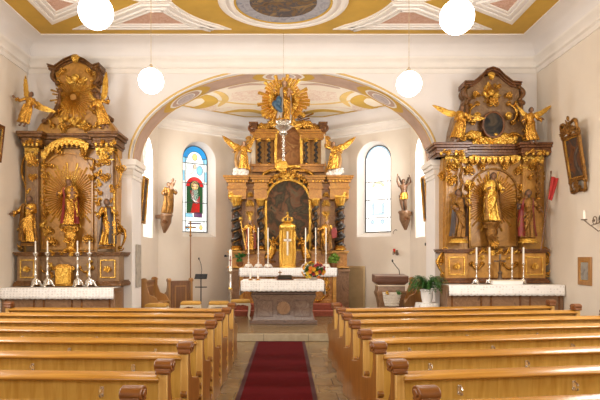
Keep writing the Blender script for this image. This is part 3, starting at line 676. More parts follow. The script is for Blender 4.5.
def cscroll(mb, p, q, R, y, tr, hand=1):
    p, q = Vector(p), Vector(q); d = (q-p); L = d.length; d.normalize(); s = Vector((-d.y, d.x))*hand; pts = []
    for i in range(13): u = i/12; c = p+d*L*u-s*R*1.2*math.sin(PI*u); pts.append((c.x, y-.01, c.y))
    mb.tube(pts, [tr*(.7+.8*math.sin(PI*i/12)) for i in range(13)], 6)
    a = math.atan2(-s.y, -s.x)
    mb.scroll((p.x+s.x*R*.1, p.y+s.y*R*.1), R*.6, a, 1.2, tr*.8, y, -hand); mb.scroll((q.x+s.x*R*.1, q.y+s.y*R*.1), R*.6, a, 1.2, tr*.8, y, hand)
def cherub(parent, c, R, y, m=gold, wings=True):
    b = MB(); x, z = c
    b.ell((x, y-R*.3, z), (R*.42, R*.45, R*.5), 14, 10); b.ell((x, y-R*.72, z-R*.02), (R*.07, R*.08, R*.09), 6, 5)
    for sg in (-1, 1): b.ell((x+sg*R*.16, y-R*.66, z+R*.08), (R*.07, R*.05, R*.05), 6, 5); b.ell((x+sg*R*.2, y-R*.6, z-R*.14), (R*.12, R*.1, R*.11), 6, 5)
    b.ell((x, y-R*.68, z-R*.22), (R*.11, R*.05, R*.03), 6, 5)
    for i in range(9): a = PI*(i/8); b.ell((x+R*.4*math.cos(a), y-R*.25, z+R*.18+R*.34*math.sin(a)), R*.14, 6, 5)
    if wings:
        for sg in (-1, 1):
            for j in range(4): a = .5-.38*j; d = Vector((sg*math.cos(a), 0, math.sin(a))); st = Vector((x+sg*R*.3, y-.01*j, z-R*.25)); b.blade(st, st+d*R*(1.15-.14*j), R*.3, R*.14, (0, -1, 0), .02)
    return b.finish('cherub_head', m, parent, smooth=60)
def sunburst(parent, c, r0, r1, n, y, m=gold_b, th=.025, sx=1, w_=1.0, seed=1):
    rnd = random.Random(seed); b = MB(); per = n//12+1
    for i in range(n):
        a = 2*PI*i/n; R = r1*(.72+.28*(1 if i % 3 == 0 else rnd.random()*.8)); d = Vector((math.cos(a)*sx, 0, math.sin(a))); s = Vector((-d.z, 0, d.x)).normalized()
        p0, p1 = Vector((c[0], y, c[1]))+d*r0, Vector((c[0], y, c[1]))+d*R; ww = w_*2*PI*r0/n*.46; we = w_*2*PI*R/n*.30
        b.loft([[p0-s*ww+Vector((0, th/2, 0)), p0+s*ww+Vector((0, th/2, 0)), p0+Vector((0, -th, 0))], [p1-s*we+Vector((0, th/2, 0)), p1+s*we+Vector((0, th/2, 0)), p1+Vector((0, -th*.4, 0))]])
    return b.finish('sunburst', m, parent, smooth=20)
def clouds(parent, name, spots, y, m, seed=3):
    rnd = random.Random(seed); b = MB()
    for x, z, r in spots:
        for i in range(6): a = 2*PI*i/6+rnd.random(); b.ell((x+r*.6*math.cos(a), y-.3*r*rnd.random(), z+r*.5*math.sin(a)), (r*.55, r*.5, r*.48), 8, 6)
        b.ell((x, y-.3*r, z), (r*.6, r*.55, r*.6), 8, 6)
    return b.finish(name, m, parent, smooth=70)
def tassels(parent, pts, y, L, m=gold_b):
    b = MB()
    for (x, z) in pts:
        b.prism([(x-L*.36, z), (x+L*.36, z), (x+L*.36, z-L*.5), (x+L*.22, z-L*.85), (x, z-L), (x-L*.22, z-L*.85), (x-L*.36, z-L*.5)], y-.02, y+.02); b.ell((x, y-.02, z-L*.6), (L*.2, .018, L*.25), 8, 6); b.ell((x, y, z-L*1.08), L*.12, 6, 5)
    b.tube([(x, y-.015, z) for x, z in pts], L*.12, 6); return b.finish('tasselled_valance', m, parent, bevel=.004)
def moulding(mb, x0, x1, z0, z1, y, back, steps, brk=()):
    """stepped cornice: each step (fraction height, extra projection); breaks forward over the (xa,xb,dy) spans"""
    zz = z0
    for fr, e in steps:
        z = zz+(z1-z0)*fr; mb.box(x0-e, x1+e, y-e, back, zz, z)
        for xa, xb, dy in brk: mb.box(xa-e, xb+e, y-dy-e, back, zz, z)
        zz = z
CORN = [(.15, .0), (.2, .03), (.25, .02), (.2, .07), (.2, .10)]
def lathe_capital(mb, x, y, z, r, h):
    mb.lathe([(r*.8, 0), (r*1.0, h*.1), (r*.85, h*.2), (r*1.0, h*.5), (r*1.4, h*.85)], (x, y, z), 12)
    for i in range(8):
        a = 2*PI*i/8; d = Vector((math.cos(a), math.sin(a), 0)); p = Vector((x, y, z+h*.15))+d*r*.9; mb.blade(p, p+d*r*.55+Vector((0, 0, h*.6)), r*.6, r*.2, d, .02)
    mb.box(x-r*1.4, x+r*1.4, y-r*1.4, y+r*1.4, z+h*.85, z+h)
def twisted(parent, x, y, z0, z1, r, turns, m=blackwood, vine=True):
    b = MB(); n = int(turns*14); rings = []
    for i in range(n+1):
        q = i/n; a = 2*PI*turns*q; tp = 1-.12*q; rings.append([(x+r*.36*math.cos(a)+r*.76*tp*math.cos(2*PI*k/14), y+r*.36*math.sin(a)+r*.76*tp*math.sin(2*PI*k/14), z0+(z1-z0)*q) for k in range(14)])
    b.loft(rings); col = b.finish('twisted_column', m, parent, smooth=60)
    c = MB(); c.lathe([(r*1.25, 0), (r*1.25, r*.3), (r*.95, r*.5), (r*1.1, r*.75), (r*.8, r*.9)], (x, y, z0-r*.8), 14); c.finish('column_base', gold, col)
    c = MB(); lathe_capital(c, x, y, z1-.01, r*.8, r*2.0); c.finish('capital', gold_b, col)
    if vine:
        c = MB(); pts = []
        for i in range(n+1): q = i/n; a = 2*PI*turns*q+PI*.55; pts.append((x+r*.84*math.cos(a), y+r*.84*math.sin(a), z0+(z1-z0)*q))
        c.tube(pts, r*.09, 5)
        for i in range(3, n, 5):
            p = Vector(pts[i]); d = Vector((p.x-x, p.y-y, .03)).normalized(); c.blade(p, p+d*r*.22+Vector((0, 0, r*.25)), r*.28, r*.1, d)
        c.finish('vine', gold_d, col)
    return col
def cloth(name, label, x0, x1, y0, y1, z, drop, side_drop=0, amp=.006, cat='altar cloth', sides=(True, True), drop2=None):
    b = MB(); n = int((x1-x0)*50)
    xs = [x0+(x1-x0)*i/n for i in range(n+1)]
    def wave(x, f): return amp*f*math.sin(x*19)+amp*.6*f*math.sin(x*43+1)
    rows = []
    for q in [0]: rows.append([(x, y1, z) for x in xs])
    rows.append([(x, y0+.03, z) for x in xs]); rows.append([(x, y0-.002, z-.004) for x in xs])
    for j in range(1, 5):
        f = j/4; rows.append([(x, y0-.008-wave(x, f)-.012*f, z-.006-drop*f-(.012*abs(math.sin(x*28)) if j == 4 else 0)) for x in xs])
    vs = [[b.v(p) for p in r] for r in rows]
    for r0, r1 in zip(vs, vs[1:]):
        for i in range(n): b.f([r0[i], r0[i+1], r1[i+1], r1[i]])
    for side, xe, sg in ((0, x0, -1), (1, x1, 1)):
        if side_drop and sides[side]:
            m = 12; rr = []
            for j in range(5): f = j/4; rr.append([b.v((xe+sg*(.004+.03*f+amp*f*math.sin(i*1.9)), y0+(y1-y0)*i/m-.015*f*(1 if i == 0 else 0), z-side_drop*f-(.012*(i % 2) if j == 4 else 0))) for i in range(m+1)])
            for a, c in zip(rr, rr[1:]):
                for i in range(m): b.f([a[i], a[i+1], c[i+1], c[i]])
    o = b.finish(name, [lace], None, smooth=60); so = o.modifiers.new('thickness', 'SOLIDIFY'); so.thickness = .004; so.offset = 1
    return tag(o, label, cat)
# ------------------------------------------------------------------ side altars
class Frame:                                # turns photograph pixels into the local x, z of a thing at depth D0 + y
    def __init__(s, root): s.r = Vector(root.location)
    def __call__(s, px, py, y=0): p = at(px, py, s.r.y+y); return (p.x-s.r.x, p.z-s.r.z)
    def P(s, pts, y=0): return [s(a, b, y) for a, b in pts]
def plain_mensa(name, label, x0, x1, y0, y1, z1, m, zb=PLAT, rear=None):
    t = thing(name, label, 'altar', ((x0+x1)/2, (y0+y1)/2, zb)); hx, hy, h = (x1-x0)/2, (y1-y0)/2, z1-zb
    b = MB(); b.box(-hx, hx, -hy+.06, hy, .0, h-.08); b.box(-hx, hx, -hy+.02, hy, 0, .12); b.finish('body', m, t, bevel=.012)
    b = MB(); b.box(-hx, hx, -hy, hy, h-.08, h); b.finish('slab', m, t, bevel=.012)
    if rear: b = MB(); b.box(rear[0]-(x0+x1)/2, rear[1]-(x0+x1)/2, hy-.01, 12.49-(y0+y1)/2, 0, h-.005); b.finish('rear_block', m, t, bevel=.01)
    b = MB()
    for i in range(3):
        xa = -hx+2*hx*(i/3)+.08; xb = -hx+2*hx*((i+1)/3)-.08; o = [(xa, .2), (xb, .2), (xb, h-.16), (xa, h-.16)]; b.ringprism(o, inset(o, .035), -hy+.045, -hy+.065)
    b.finish('panel_moulding', redmarble, t); return t
# --- left
LZ = 1.085; LY0 = 11.25
plain_mensa('side_altar_table', 'brown marbled altar table under the left side altar', XL+.01, -3.40, LY0, 11.8, LZ-.008, brownmarble, rear=(-5.6, -3.55))
cloth('altar_cloth', 'long white lace altar cloth on the left side altar', XL+.02, -3.40, LY0, 11.75, LZ, .20, 0)
RZ = 1.145; RY0 = 11.2
plain_mensa('side_altar_table', 'brown marbled altar table under the right side altar', 3.18, XR-.01, RY0, 11.8, RZ-.008, brownmarble, rear=(3.38, 5.45))
cloth('altar_cloth', 'long white lace altar cloth on the right side altar', 3.20, XR-.02, RY0, 11.75, RZ, .19, 0)
def side_retable(label, cx, zb, S):
    D0 = 12.15; t = thing('side_altar_retable', label, 'altar', (at(cx, 0, D0).x, D0, zb)); q = Frame(t); BK = .34
    # upper crowned gable
    b = MB(); b.prism(q.P(S['upper']), 0, BK); b.finish('gable', S['m_up'], t, bevel=.012)
    b = MB(); up = q.P(S['crest']); 
    for (xa, za), (xb, zb_) in zip(up, up[1:]):
        for y, dz, hh in ((-.05, -.07, .045), (-.10, -.03, .04), (-.14, .01, .03)): b.prism([(xa, za+dz), (xb, zb_+dz), (xb, zb_+dz+hh), (xa, za+dz+hh)], y, BK)
    b.finish('crest_cornice', S['m_ent'], t, bevel=.01)
    for (x0, y0, x1, y1, R, hd) in S['volutes']:
        b = MB(); a, c = q(x0, y0), q(x1, y1)
        for yy in (-.06, .08, .2): cscroll(b, a, c, R, yy, .034, hd)
        b.finish('volute', umbermarble, t, smooth=60)
    # body
    b = MB(); b.prism(q.P(S['body']), 0, BK); b.finish('body', S['m_body'], t, bevel=.012)
    # niche: recessed-looking arched frame
    (nx0, ny0, nx1, ny1) = S['niche']; a, c = q(nx0, ny1), q(nx1, ny0); o = arched(a[0], c[0], a[1], c[1], 20)
    b = MB(); b.ringprism(o, inset(o, .045), -.05, .01); b.finish('niche_frame', S['m_trim'], t, bevel=.008)
    b = MB(); b.prism(inset(o, .04), -.008, .01); b.finish('niche_panel', S['m_niche'], t)
    # pilasters + capitals
    for (x0, y0, x1, y1) in S['pilasters']:
        a, c = q(x0, y1, -.12), q(x1, y0, -.12); b = MB(); b.box(a[0], c[0], -.12, .02, a[1], c[1]); b.box(a[0]+.04, c[0]-.04, -.135, -.1, a[1]+.15, c[1]-.2); p = b.finish('pilaster', S['m_pil'], t, bevel=.012)
        g = MB(); m = (a[0]+c[0])/2; hw = (c[0]-a[0])/2
        g.box(a[0]-.02, c[0]+.02, -.15, .02, c[1]-.07, c[1]); g.box(a[0]-.01, c[0]+.01, -.14, .02, c[1]-.26, c[1]-.235)
        acanthus(g, (m, c[1]-.24), .17, PI/2, -.15)
        for sg in (-1, 1): g.scroll((m+sg*hw*.8, c[1]-.11), .05, PI/2, 1.4, .014, -.15, sg)
        g.finish('capital', gold_b, p, smooth=60)
    for (x0, y0, x1, y1, r) in S.get('poles', ()):    # garlanded gilt columns
        a, c = q(x0, y1, -.3), q(x1, y0, -.3); twisted(t, (a[0]+c[0])/2, -.3, a[1]+.05, c[1]-.1, r, 6, gold_d, True)
    # entablature
    (x0, y0, x1, y1) = S['entab']; a, c = q(x0, y1, -.1), q(x1, y0, -.1); br = [(q(u, 0, -.3)[0], q(w_, 0, -.3)[0], .22) for u, w_ in S['breaks']]
    b = MB(); moulding(b, a[0], c[0], a[1], c[1], -.10, BK, CORN, br); b.finish('entablature', S['m_ent'], t, bevel=.008)
    for u, w_, dy in br:
        for i in range(4): MB().ell((u+(w_-u)*(i+.5)/4, -.10-dy-.03, a[1]+.03), (.03, .02, .045), 8, 6).finish('gilt_bead', gold_b, t)
    # predella
    (x0, y0, x1, y1) = S['pred']; a, c = q(x0, y1, -.2), q(x1, y0, -.2); top = c[1]; H_ = top
    b = MB(); b.box(a[0], c[0], -.2, BK, 0, top); br = []
    for u, w_ in S['peds']: xa, xb = q(u, 0, -.36)[0], q(w_, 0, -.36)[0]; b.box(xa, xb, -.36, 0, 0, top); br.append((xa, xb, .16))
    b.finish('predella', S['m_pred'], t, bevel=.012)
    b = MB(); moulding(b, a[0], c[0], top-.07, top+.02, -.2, BK, ((.3, .015), (.4, .04), (.3, .06)), br); moulding(b, a[0], c[0], 0.0, .11, -.2, BK, ((.5, .06), (.25, .045), (.25, .02)), br)
    b.finish('predella_moulding', S['m_ent'], t, bevel=.006)
    for xa, xb, dy in br:
        g = MB(); o = [(xa+.07, .17), (xb-.07, .17), (xb-.07, top-.14), (xa+.07, top-.14)]; g.ringprism(o, inset(o, .02), -.385, -.35); m = (xa+xb)/2
        acanthus(g, (m, top*.45), .13, PI/2, -.37); acanthus(g, (m, top*.55), .10, -PI/2, -.37)
        g.finish('gilt_panel', gold_b, t, smooth=60)
    for (px, py, R, ang, yy) in S['leaves']:
        g = MB(); c = q(px, py, yy); acanthus(g, c, R, ang, yy); g.scroll((c[0]+R*.35*math.cos(ang+1.6), c[1]+R*.35*math.sin(ang+1.6)), R*.45, ang, 1.3, R*.09, yy, 1); g.scroll((c[0]-R*.35*math.cos(ang+1.6), c[1]-R*.35*math.sin(ang+1.6)), R*.45, ang, 1.3, R*.09, yy, -1)
        g.finish('gilt_leaf', gold, t, smooth=60)
    for (x0, y0, x1, y1, R, hd, yy) in S['scrolls']:
        g = MB(); cscroll(g, q(x0, y0, yy), q(x1, y1, yy), R, yy, R*.2, hd); g.finish('gilt_scroll', gold, t, smooth=60)
    for (px, py, R, yy, wg) in S['cherubs']: cherub(t, q(px, py, yy), R, yy, gold_b, wg)
    for (px, py, r0, r1, n, yy, sx) in S['bursts']: sunburst(t, q(px, py, yy), r0, r1, n, yy, gold_b, sx=sx)
    tassels(t, q.P(S['tassels'], -.2), -.2, S.get('tl', .15))
    rn = random.Random(int(cx))
    for path, yy in S['edges']:
        P_ = [Vector((*q(a_, b_, yy), 0)) for a_, b_ in path]
        for u_, w_ in zip(P_, P_[1:]):
            n_ = max(1, int((w_-u_).length/.17))
            for i in range(n_):
                p_ = u_+(w_-u_)*((i+.5)/n_); g = MB(); an = math.atan2((w_-u_).y, (w_-u_).x)+rn.choice((-.7, .7, .3, -.3)); R = rn.uniform(.085, .13)
                acanthus(g, (p_.x, p_.y), R, an, yy, 3); g.scroll((p_.x-R*.3*math.cos(an), p_.y-R*.3*math.sin(an)), R*.4, an, 1.2, R*.1, yy, rn.choice((-1, 1))); g.finish('gilt_leaf', rn.choice((gold, gold, gold_b)), t, smooth=60)
    (px, y0, y1) = S['pedestal']; a, c = q(px, y1, -.3), q(px, y0, -.3)
    b = MB(); h = c[1]-a[1]; b.lathe([(.10, 0), (.13, h*.08), (.08, h*.2), (.11, h*.45), (.14, h*.65), (.11, h*.8), (.17, h*.92), (.17, h)], (a[0], -.2, a[1]), 14, sy=.9)
    for sg in (-1, 1): cscroll(b, (a[0]+sg*.09, a[1]+h*.05), (a[0]+sg*.13, a[1]+h*.85), .09, -.26, .02, -sg)
    acanthus(b, (a[0], a[1]+h*.35), .14, PI/2, -.34); b.finish('pedestal', S['m_ped'], t, smooth=60)
    return t, q
LS = dict(
    upper=[(34,134),(40,124),(50,115),(57,106),(60,97),(58,88),(56,78),(54,68),(62,66),(70,62),(76,60),(83,62),(90,66),(98,68),(97,78),(95,90),(96,100),(99,108),(105,116),(112,124),(118,134)],
    crest=[(49,67),(56,69),(66,62),(76,58),(86,62),(94,68),(101,66)], m_up=tanmarble,
    volutes=[(61,92,46,122,.09,-1),(95,92,108,118,.09,1),(56,70,58,84,.06,1),(97,70,96,84,.06,-1)],
    body=[(25,140),(118,140),(117,200),(116,256),(23,256),(25,200)], m_body=tanmarble, niche=(42,152,94,250), m_trim=tanmarble, m_niche=tanmarble, m_pil=greymarble,
    pilasters=[(26,148,38,252),(97,148,113,252)], entab=(24,134,116,148), breaks=[(23,40),(94,115)],
    pred=(19,253,117,287), peds=[(17,38),(97,119)], m_pred=greymarble, m_ped=gold, m_ent=umbermarble,
    leaves=[(33,164,.16,PI/2,-.15),(33,176,.13,-PI/2,-.15),(45,164,.13,-PI/2,-.03),(45,178,.11,PI/2,-.03),(105,163,.15,PI/2,-.15),(105,176,.15,-PI/2,-.15),(121,168,.15,-PI/2,-.02),(120,232,.17,PI/2,-.1),(49,232,.15,PI/2,-.03),(88,240,.15,PI/2,-.08),(52,243,.16,PI/2,-.08),(62,128,.15,.4,-.03),(88,128,.15,2.7,-.03),(46,212,.1,-PI/2,-.03),(92,176,.12,-PI/2,-.03),(25,225,.15,PI/2,0),(64,72,.10,2.2,-.02),(88,72,.10,.9,-.02),(60,150,.14,PI,-.1),(82,152,.14,0,-.1)],
    scrolls=[(117,222,121,248,.11,-1,-.12),(21,226,20,248,.1,1,-.12),(45,156,52,166,.09,1,-.05),(86,158,92,168,.09,-1,-.05),(58,110,52,126,.10,1,-.05),(95,112,101,126,.10,-1,-.05),(40,268,52,268,.08,1,-.22),(80,268,92,268,.08,1,-.22),(116,152,118,186,.08,-1,-.02),(27,152,26,186,.08,1,-.02)],
    cherubs=[(76,60,.17,-.15,False),(76,79,.16,-.05,True),(66,119,.13,-.06,True),(79,121,.13,-.06,True),(107,150,.11,-.35,True)],
    bursts=[(73,97,.07,.50,40,-.03,1),(70,196,.10,.72,56,-.03,.95)],
    tassels=[(44,152),(47.5,147),(52,143),(57,140.5),(62,139),(67,138.3),(72,138.3),(77,139),(82,140.5),(86,143)], tl=.16, pedestal=(69,226,252),
    edges=[([(60,70),(60,86),(63,100),(56,116)],-.03),([(93,70),(93,88),(93,100),(101,116)],-.03),([(48,126),(100,126)],-.03),([(29,186),(29,240)],-.14),([(112,182),(112,206)],-.14),([(99,158),(99,206)],-.14),([(44,160),(44,236)],-.03),([(47,252),(92,252)],-.24),([(24,142),(44,142)],-.36),([(96,143),(118,143)],-.36),([(48,258),(53,280)],-.22),([(92,258),(86,278)],-.22)])
lt, lq = side_retable('tall gilded brown retable of the left side altar', 70, LZ+.012, LS)
RS = dict(
    upper=[(449,146),(451,130),(455,116),(463,106),(465,100),(466,90),(472,86),(480,78),(491,74),(502,78),(511,85),(519,88),(520,100),(523,108),(529,120),(531,132),(534,146)],
    crest=[(463,84),(472,84),(480,78),(485,72),(491,70),(497,72),(503,78),(511,84),(520,85)], m_up=greymarble,
    volutes=[(466,104,453,136,.09,-1),(521,104,530,134,.09,1),(466,87,468,100,.06,1),(518,88,519,100,.06,-1)],
    body=[(443,148),(545,148),(544,252),(443,252)], m_body=tanmarble, niche=(468,168,518,248), m_trim=gold_d, m_niche=tanmarble, m_pil=tanmarble,
    pilasters=[(446,156,464,250),(523,156,542,250)], entab=(437,145,549,157), breaks=[(437,466),(522,550)], poles=[(460,150,462,238,.05),(537,150,539,200,.05)],
    pred=(447,250,544,283), peds=[(445,468),(522,546)], m_pred=tanmarble, m_ped=gold_d, m_ent=redmarble,
    leaves=[(452,168,.17,PI/2,-.16),(452,178,.16,-PI/2,-.16),(469,172,.17,PI/2,-.06),(470,184,.14,-PI/2,-.06),(520,172,.17,PI/2,-.06),(522,186,.14,-PI/2,-.06),(534,168,.17,PI/2,-.16),(443,262,.2,PI/2,-.2),(549,262,.2,PI/2,-.2),(493,104,.16,PI/2,-.06),(474,160,.14,PI,-.14),(512,160,.14,0,-.14),(476,96,.12,2,-.03),(508,97,.12,1.1,-.03),(443,176,.14,PI,-.02),(546,176,.14,0,-.02),(484,166,.13,2.6,-.08),(504,166,.13,.5,-.08),(494,242,.14,-PI/2,-.3)],
    scrolls=[(445,250,443,274,.11,1,-.25),(545,250,548,274,.11,-1,-.25),(464,138,480,144,.13,-1,-.12),(504,144,524,138,.13,-1,-.12),(472,264,482,264,.09,1,-.22),(504,264,516,264,.09,1,-.22),(477,104,473,122,.1,1,-.05),(509,104,513,122,.1,-1,-.05)],
    cherubs=[(491,77,.15,-.13,False),(477,117,.15,-.08,False),(508,117,.15,-.08,False),(491,94,.13,-.05,True),(461,160,.11,-.36,True),(537,160,.11,-.36,True)],
    bursts=[(491,95,.05,.22,24,-.03,1),(492,202,.10,.66,56,-.03,1)],
    tassels=[(471,156),(477,156.5),(483,157),(489,157),(495,157),(501,157),(507,156.5),(513,156),(518,156)], tl=.13, pedestal=(493,222,250),
    edges=[([(470,98),(468,110),(462,124),(458,138)],-.03),([(515,98),(516,110),(523,124),(526,138)],-.03),([(482,86),(501,86)],-.03),([(470,162),(517,162)],-.08),([(470,190),(468,206)],-.07),([(519,190),(520,206)],-.07),([(449,168),(449,186)],-.14),([(531,168),(531,184)],-.14),([(474,258),(486,258)],-.22),([(502,258),(516,258)],-.22),([(468,252),(520,252)],-.25),([(440,152),(464,152)],-.34),([(524,152),(547,152)],-.34)])
rt, rq = side_retable('tall gilded brown retable of the right side altar', 494, RZ+.012, RS)
# gold cloud bank and oval painting in the right gable
rnd = random.Random(5); spots = []
for i in range(26): u = i/25; spots.append((*rq(470+44*u, 141-5*math.sin(PI*u)*(-1)-rnd.random()*9, -.1), .07+.03*rnd.random()))
clouds(rt, 'gilt_cloud', spots, -.1, gold_b)
oc = rq(493, 125, -.14); n = 32
el = lambda a, b: [(oc[0]+a*math.cos(2*PI*i/n), oc[1]+b*math.sin(2*PI*i/n)) for i in range(n)]
b = MB(); b.ringprism(el(.245, .29), el(.20, .245), -.19, .0); fr_ = b.finish('oval_frame', redmarble, rt, bevel=.01)
b = MB(); b.prism(el(.205, .25), -.16, -.02); b.finish('oval_painting', pic_oval, rt)
# left altar's tabernacle
t = thing('tabernacle', 'small gold tabernacle on the left side altar between the candlesticks', 'tabernacle', (at(64, 0, 11.8).x, 11.8, LZ+.012))
b = MB(); b.prism([(-.17, 0), (.17, 0), (.17, .40), (.15, .43), (.08, .455), (-.08, .455), (-.15, .43), (-.17, .40)], -.05, .10); b.finish('case', gold, t, bevel=.01)
b = MB(); b.box(-.135, .135, -.068, -.045, .04, .385); d_ = b.finish('door', gold_b, t, bevel=.006)
b = MB(); o = [(-.12, .055), (.12, .055), (.12, .37), (-.12, .37)]; b.ringprism(o, inset(o, .014), -.082, -.06); b.ell((.1, -.08, .21), .012, 8, 6); b.finish('door_moulding', gold_b, d_)
b = MB()
for sg in (-1, 1): cscroll(b, (sg*.19, .02), (sg*.18, .36), .09, -.02, .02, -sg)
b.finish('side_scroll', gold, t, smooth=60)
# candlesticks: left 4, right 4
gl_ = 'silver candlesticks on the left side altar'; nm = ['leftmost', 'second from the left', 'third from the left', 'rightmost']
for i, px in enumerate((35.5, 47.5, 77.5, 89.5)):
    candlestick('candlestick', 'silver candlestick with white candle on the left side altar, %s of four' % nm[i], (at(px, 0, 11.55).x, 11.55, LZ+.003), .70, .24, gl_)
gl_ = 'silver candlesticks on the right side altar'
for i, px in enumerate((476.5, 489.5, 512, 523.5)):
    candlestick('candlestick', 'silver candlestick with white candle on the right side altar, %s of four' % nm[i], (at(px, 0, 11.55).x, 11.55, RZ+.003), .43, .32, gl_)
# small crucifix and white card on the right altar
t = thing('altar_crucifix', 'small dark standing crucifix in the middle of the right side altar', 'crucifix', (at(500, 0, 11.7).x, 11.7, RZ+.012))
attr(t, 'foot', iron, lambda m: m.lathe([(.09, 0), (.09, .03), (.05, .06), (.03, .18), (.05, .22), (.02, .26), (0, .26)], n=12))
attr(t, 'cross', iron, lambda m: (m.box(-.018, .018, -.015, .015, .25, .60), m.box(-.12, .12, -.015, .015, .44, .478)), .004)
attr(t, 'corpus', gold_d, lambda m: (m.ell((0, -.025, .41), (.02, .015, .06), 8, 6), m.ell((0, -.03, .485), .017, 8, 6), m.tube([(-.1, -.022, .47), (0, -.025, .45), (.1, -.022, .47)], .008, 6), m.tube([(0, -.025, .36), (.004, -.03, .31), (0, -.022, .27)], .012, 6)))
t = thing('altar_card_stand', 'low white box stand on the lace in front of the crucifix, right side altar', 'box', (at(507, 0, 11.38).x, 11.38, RZ+.003))
attr(t, 'body', linen, lambda m: m.box(-.30, .30, -.05, .05, 0, .075), .006); attr(t, 'top', cream, lambda m: m.box(-.33, .33, -.06, .06, .075, .095), .004)
# statues
def feet(px, py, D): return at(px, py, D)
GA = 'carved angels on the side altars'
statue('madonna_statue', 'crowned gilded Madonna statue with child, centre of the left side altar', feet(69, 226, 11.93), 1.0, robe=gold, mantle=red_robe, mantle_on=.3, child=True, crown=True, veil=gold_d, flesh=skin_d, arms=((-.2, -.14, .66), (.13, -.17, .60)), seed=1)
statue('saint_statue', 'gilded saint statue at the far left edge of the left side altar', feet(29, 246, 11.78), .98, base=.06, robe=gold, mantle=gold_d, mantle_on=1.2, beard=True, flesh=skin_d, arms=((-.26, -.14, .62), (.12, -.2, .7)), seed=2)
s_ = statue('saint_statue', 'gilded saint statue with a dark cloak at the right edge of the left side altar', feet(107, 249, 11.78), .98, base=.06, robe=gold, mantle=brown_habit, mantle_on=-.8, flesh=skin_d, beard=True, arms=((-.14, -.2, .62), (.2, -.14, .72)), seed=3)
attr(s_, 'staff', gold_b, lambda m: (m.tube([(.205, -.19, .05), (.205, -.19, 1.12)], .012, 6), m.ell((.205, -.19, 1.14), .03, 8, 6)))
statue('angel_statue', 'gilded winged angel statue on the left shoulder of the left side altar', feet(25, 127, 11.75), .74, 'angel', group=None, base=None, robe=gold, flesh=skin_d, lean=.18, sweep=(-.10, .02), wings=((1.15, .55, .72), (-.25, .7, .66)), arms=((-.34, -.12, .74), (.26, -.14, .62)), tilt=.15, rng=(.10, .84), flare=1.15, seed=4)
statue('angel_statue', 'gilded winged angel statue on the right shoulder of the left side altar', feet(102, 129, 11.75), .74, 'angel', robe=gold, flesh=skin_d, lean=-.12, sweep=(.10, .02), wings=((1.0, .7, .4), (1.32, .45, .85)), arms=((-.25, -.16, .62), (.30, -.12, .78)), tilt=-.15, rng=(.10, .84), flare=1.15, seed=5)
statue('saint_statue', 'gilded young saint statue on a pedestal, centre of the right side altar', feet(493, 222, 11.93), 1.04, robe=gold_b, mantle=gold_d, mantle_on=.2, flesh=skin_d, arms=((-.15, -.2, .66), (.15, -.2, .63)), tilt=.1, seed=6)
s_ = statue('monk_statue', 'dark brown monk statue with a gold staff on the left of the right side altar', feet(458.5, 243, 11.78), 1.02, base=.09, base_m=gold_b, robe=gold_d, mantle=brown_habit, flesh=skin_d, hair=brown_habit, arms=((-.14, -.2, .6), (.14, -.2, .66)), seed=7)
attr(s_, 'staff', gold_b, lambda m: (m.tube([(.165, -.225, .06), (.16, -.225, 1.20)], .011, 6), m.scroll((.13, 1.22), .06, 0, 1.2, .012, -.215)))
s_ = statue('saint_statue', 'bearded saint statue in dark red and gold on the right of the right side altar', feet(528, 243, 11.78), 1.02, base=.09, base_m=gold_b, robe=gold_d, mantle=red_robe, mantle_on=.4, beard=True, flesh=skin_d, arms=((-.24, -.17, .64), (.22, -.16, .56)), seed=8)
attr(s_, 'bucket', brown_habit, lambda m: (m.lathe([(.03, .62), (.045, .73), (.04, .73), (.027, .63)], (-.27, -.20, .06), 12), m.tube([(-.31, -.2, .79), (-.27, -.2, .84), (-.23, -.2, .79)], .006, 5)))
t = thing('banner', 'red banner on a slanted pole beside the right side altar', 'flag', feet(541, 250, 11.5))
A, B = Vector((0, 0, 0)), at(551, 174, 11.5)-at(541, 250, 11.5)
attr(t, 'pole', redmarble, lambda m: (m.tube([A, B], .012, 8), m.ell(B+Vector((0, 0, .03)), (.018, .018, .04), 8, 6)))
def flagcloth(m):
    n, k_ = 8, 10; V = {}
    for i in range(k_+1):
        for j in range(n+1):
            p = B+(A-B).normalized()*(.04+.46*i/k_); wdt = .15*(1-.45*(i/k_)); V[i, j] = m.v(p+Vector((wdt*j/n, .02*math.sin(j*1.3+i*.3), -.05*(j/n))))
    for i in range(k_):
        for j in range(n): m.f([V[i, j], V[i, j+1], V[i+1, j+1], V[i+1, j]])
fl = attr(t, 'cloth', red_flag, flagcloth); so = fl.modifiers.new('thickness', 'SOLIDIFY'); so.thickness = .006
statue('angel_statue', 'gilded winged angel statue on the left shoulder of the right side altar', feet(457, 142, 11.72), .76, 'angel', robe=gold, flesh=skin_d, lean=.15, sweep=(-.06, .02), wings=((.25, .6, .70), (.05, .7, .62)), arms=((-.2, -.18, .5), (.26, -.14, .66)), tilt=.1, rng=(.10, .84), flare=1.15, seed=9)
statue('angel_statue', 'gilded winged angel statue on the right shoulder of the right side altar', feet(533, 144, 11.7), .76, 'angel', robe=gold, flesh=skin_d, lean=-.06, sweep=(.04, .02), wings=((.9, .6, .4), (.46, .65, .62)), arms=((-.26, -.14, .60), (.24, -.16, .62)), tilt=-.1, rng=(.10, .84), flare=1.15, seed=10)
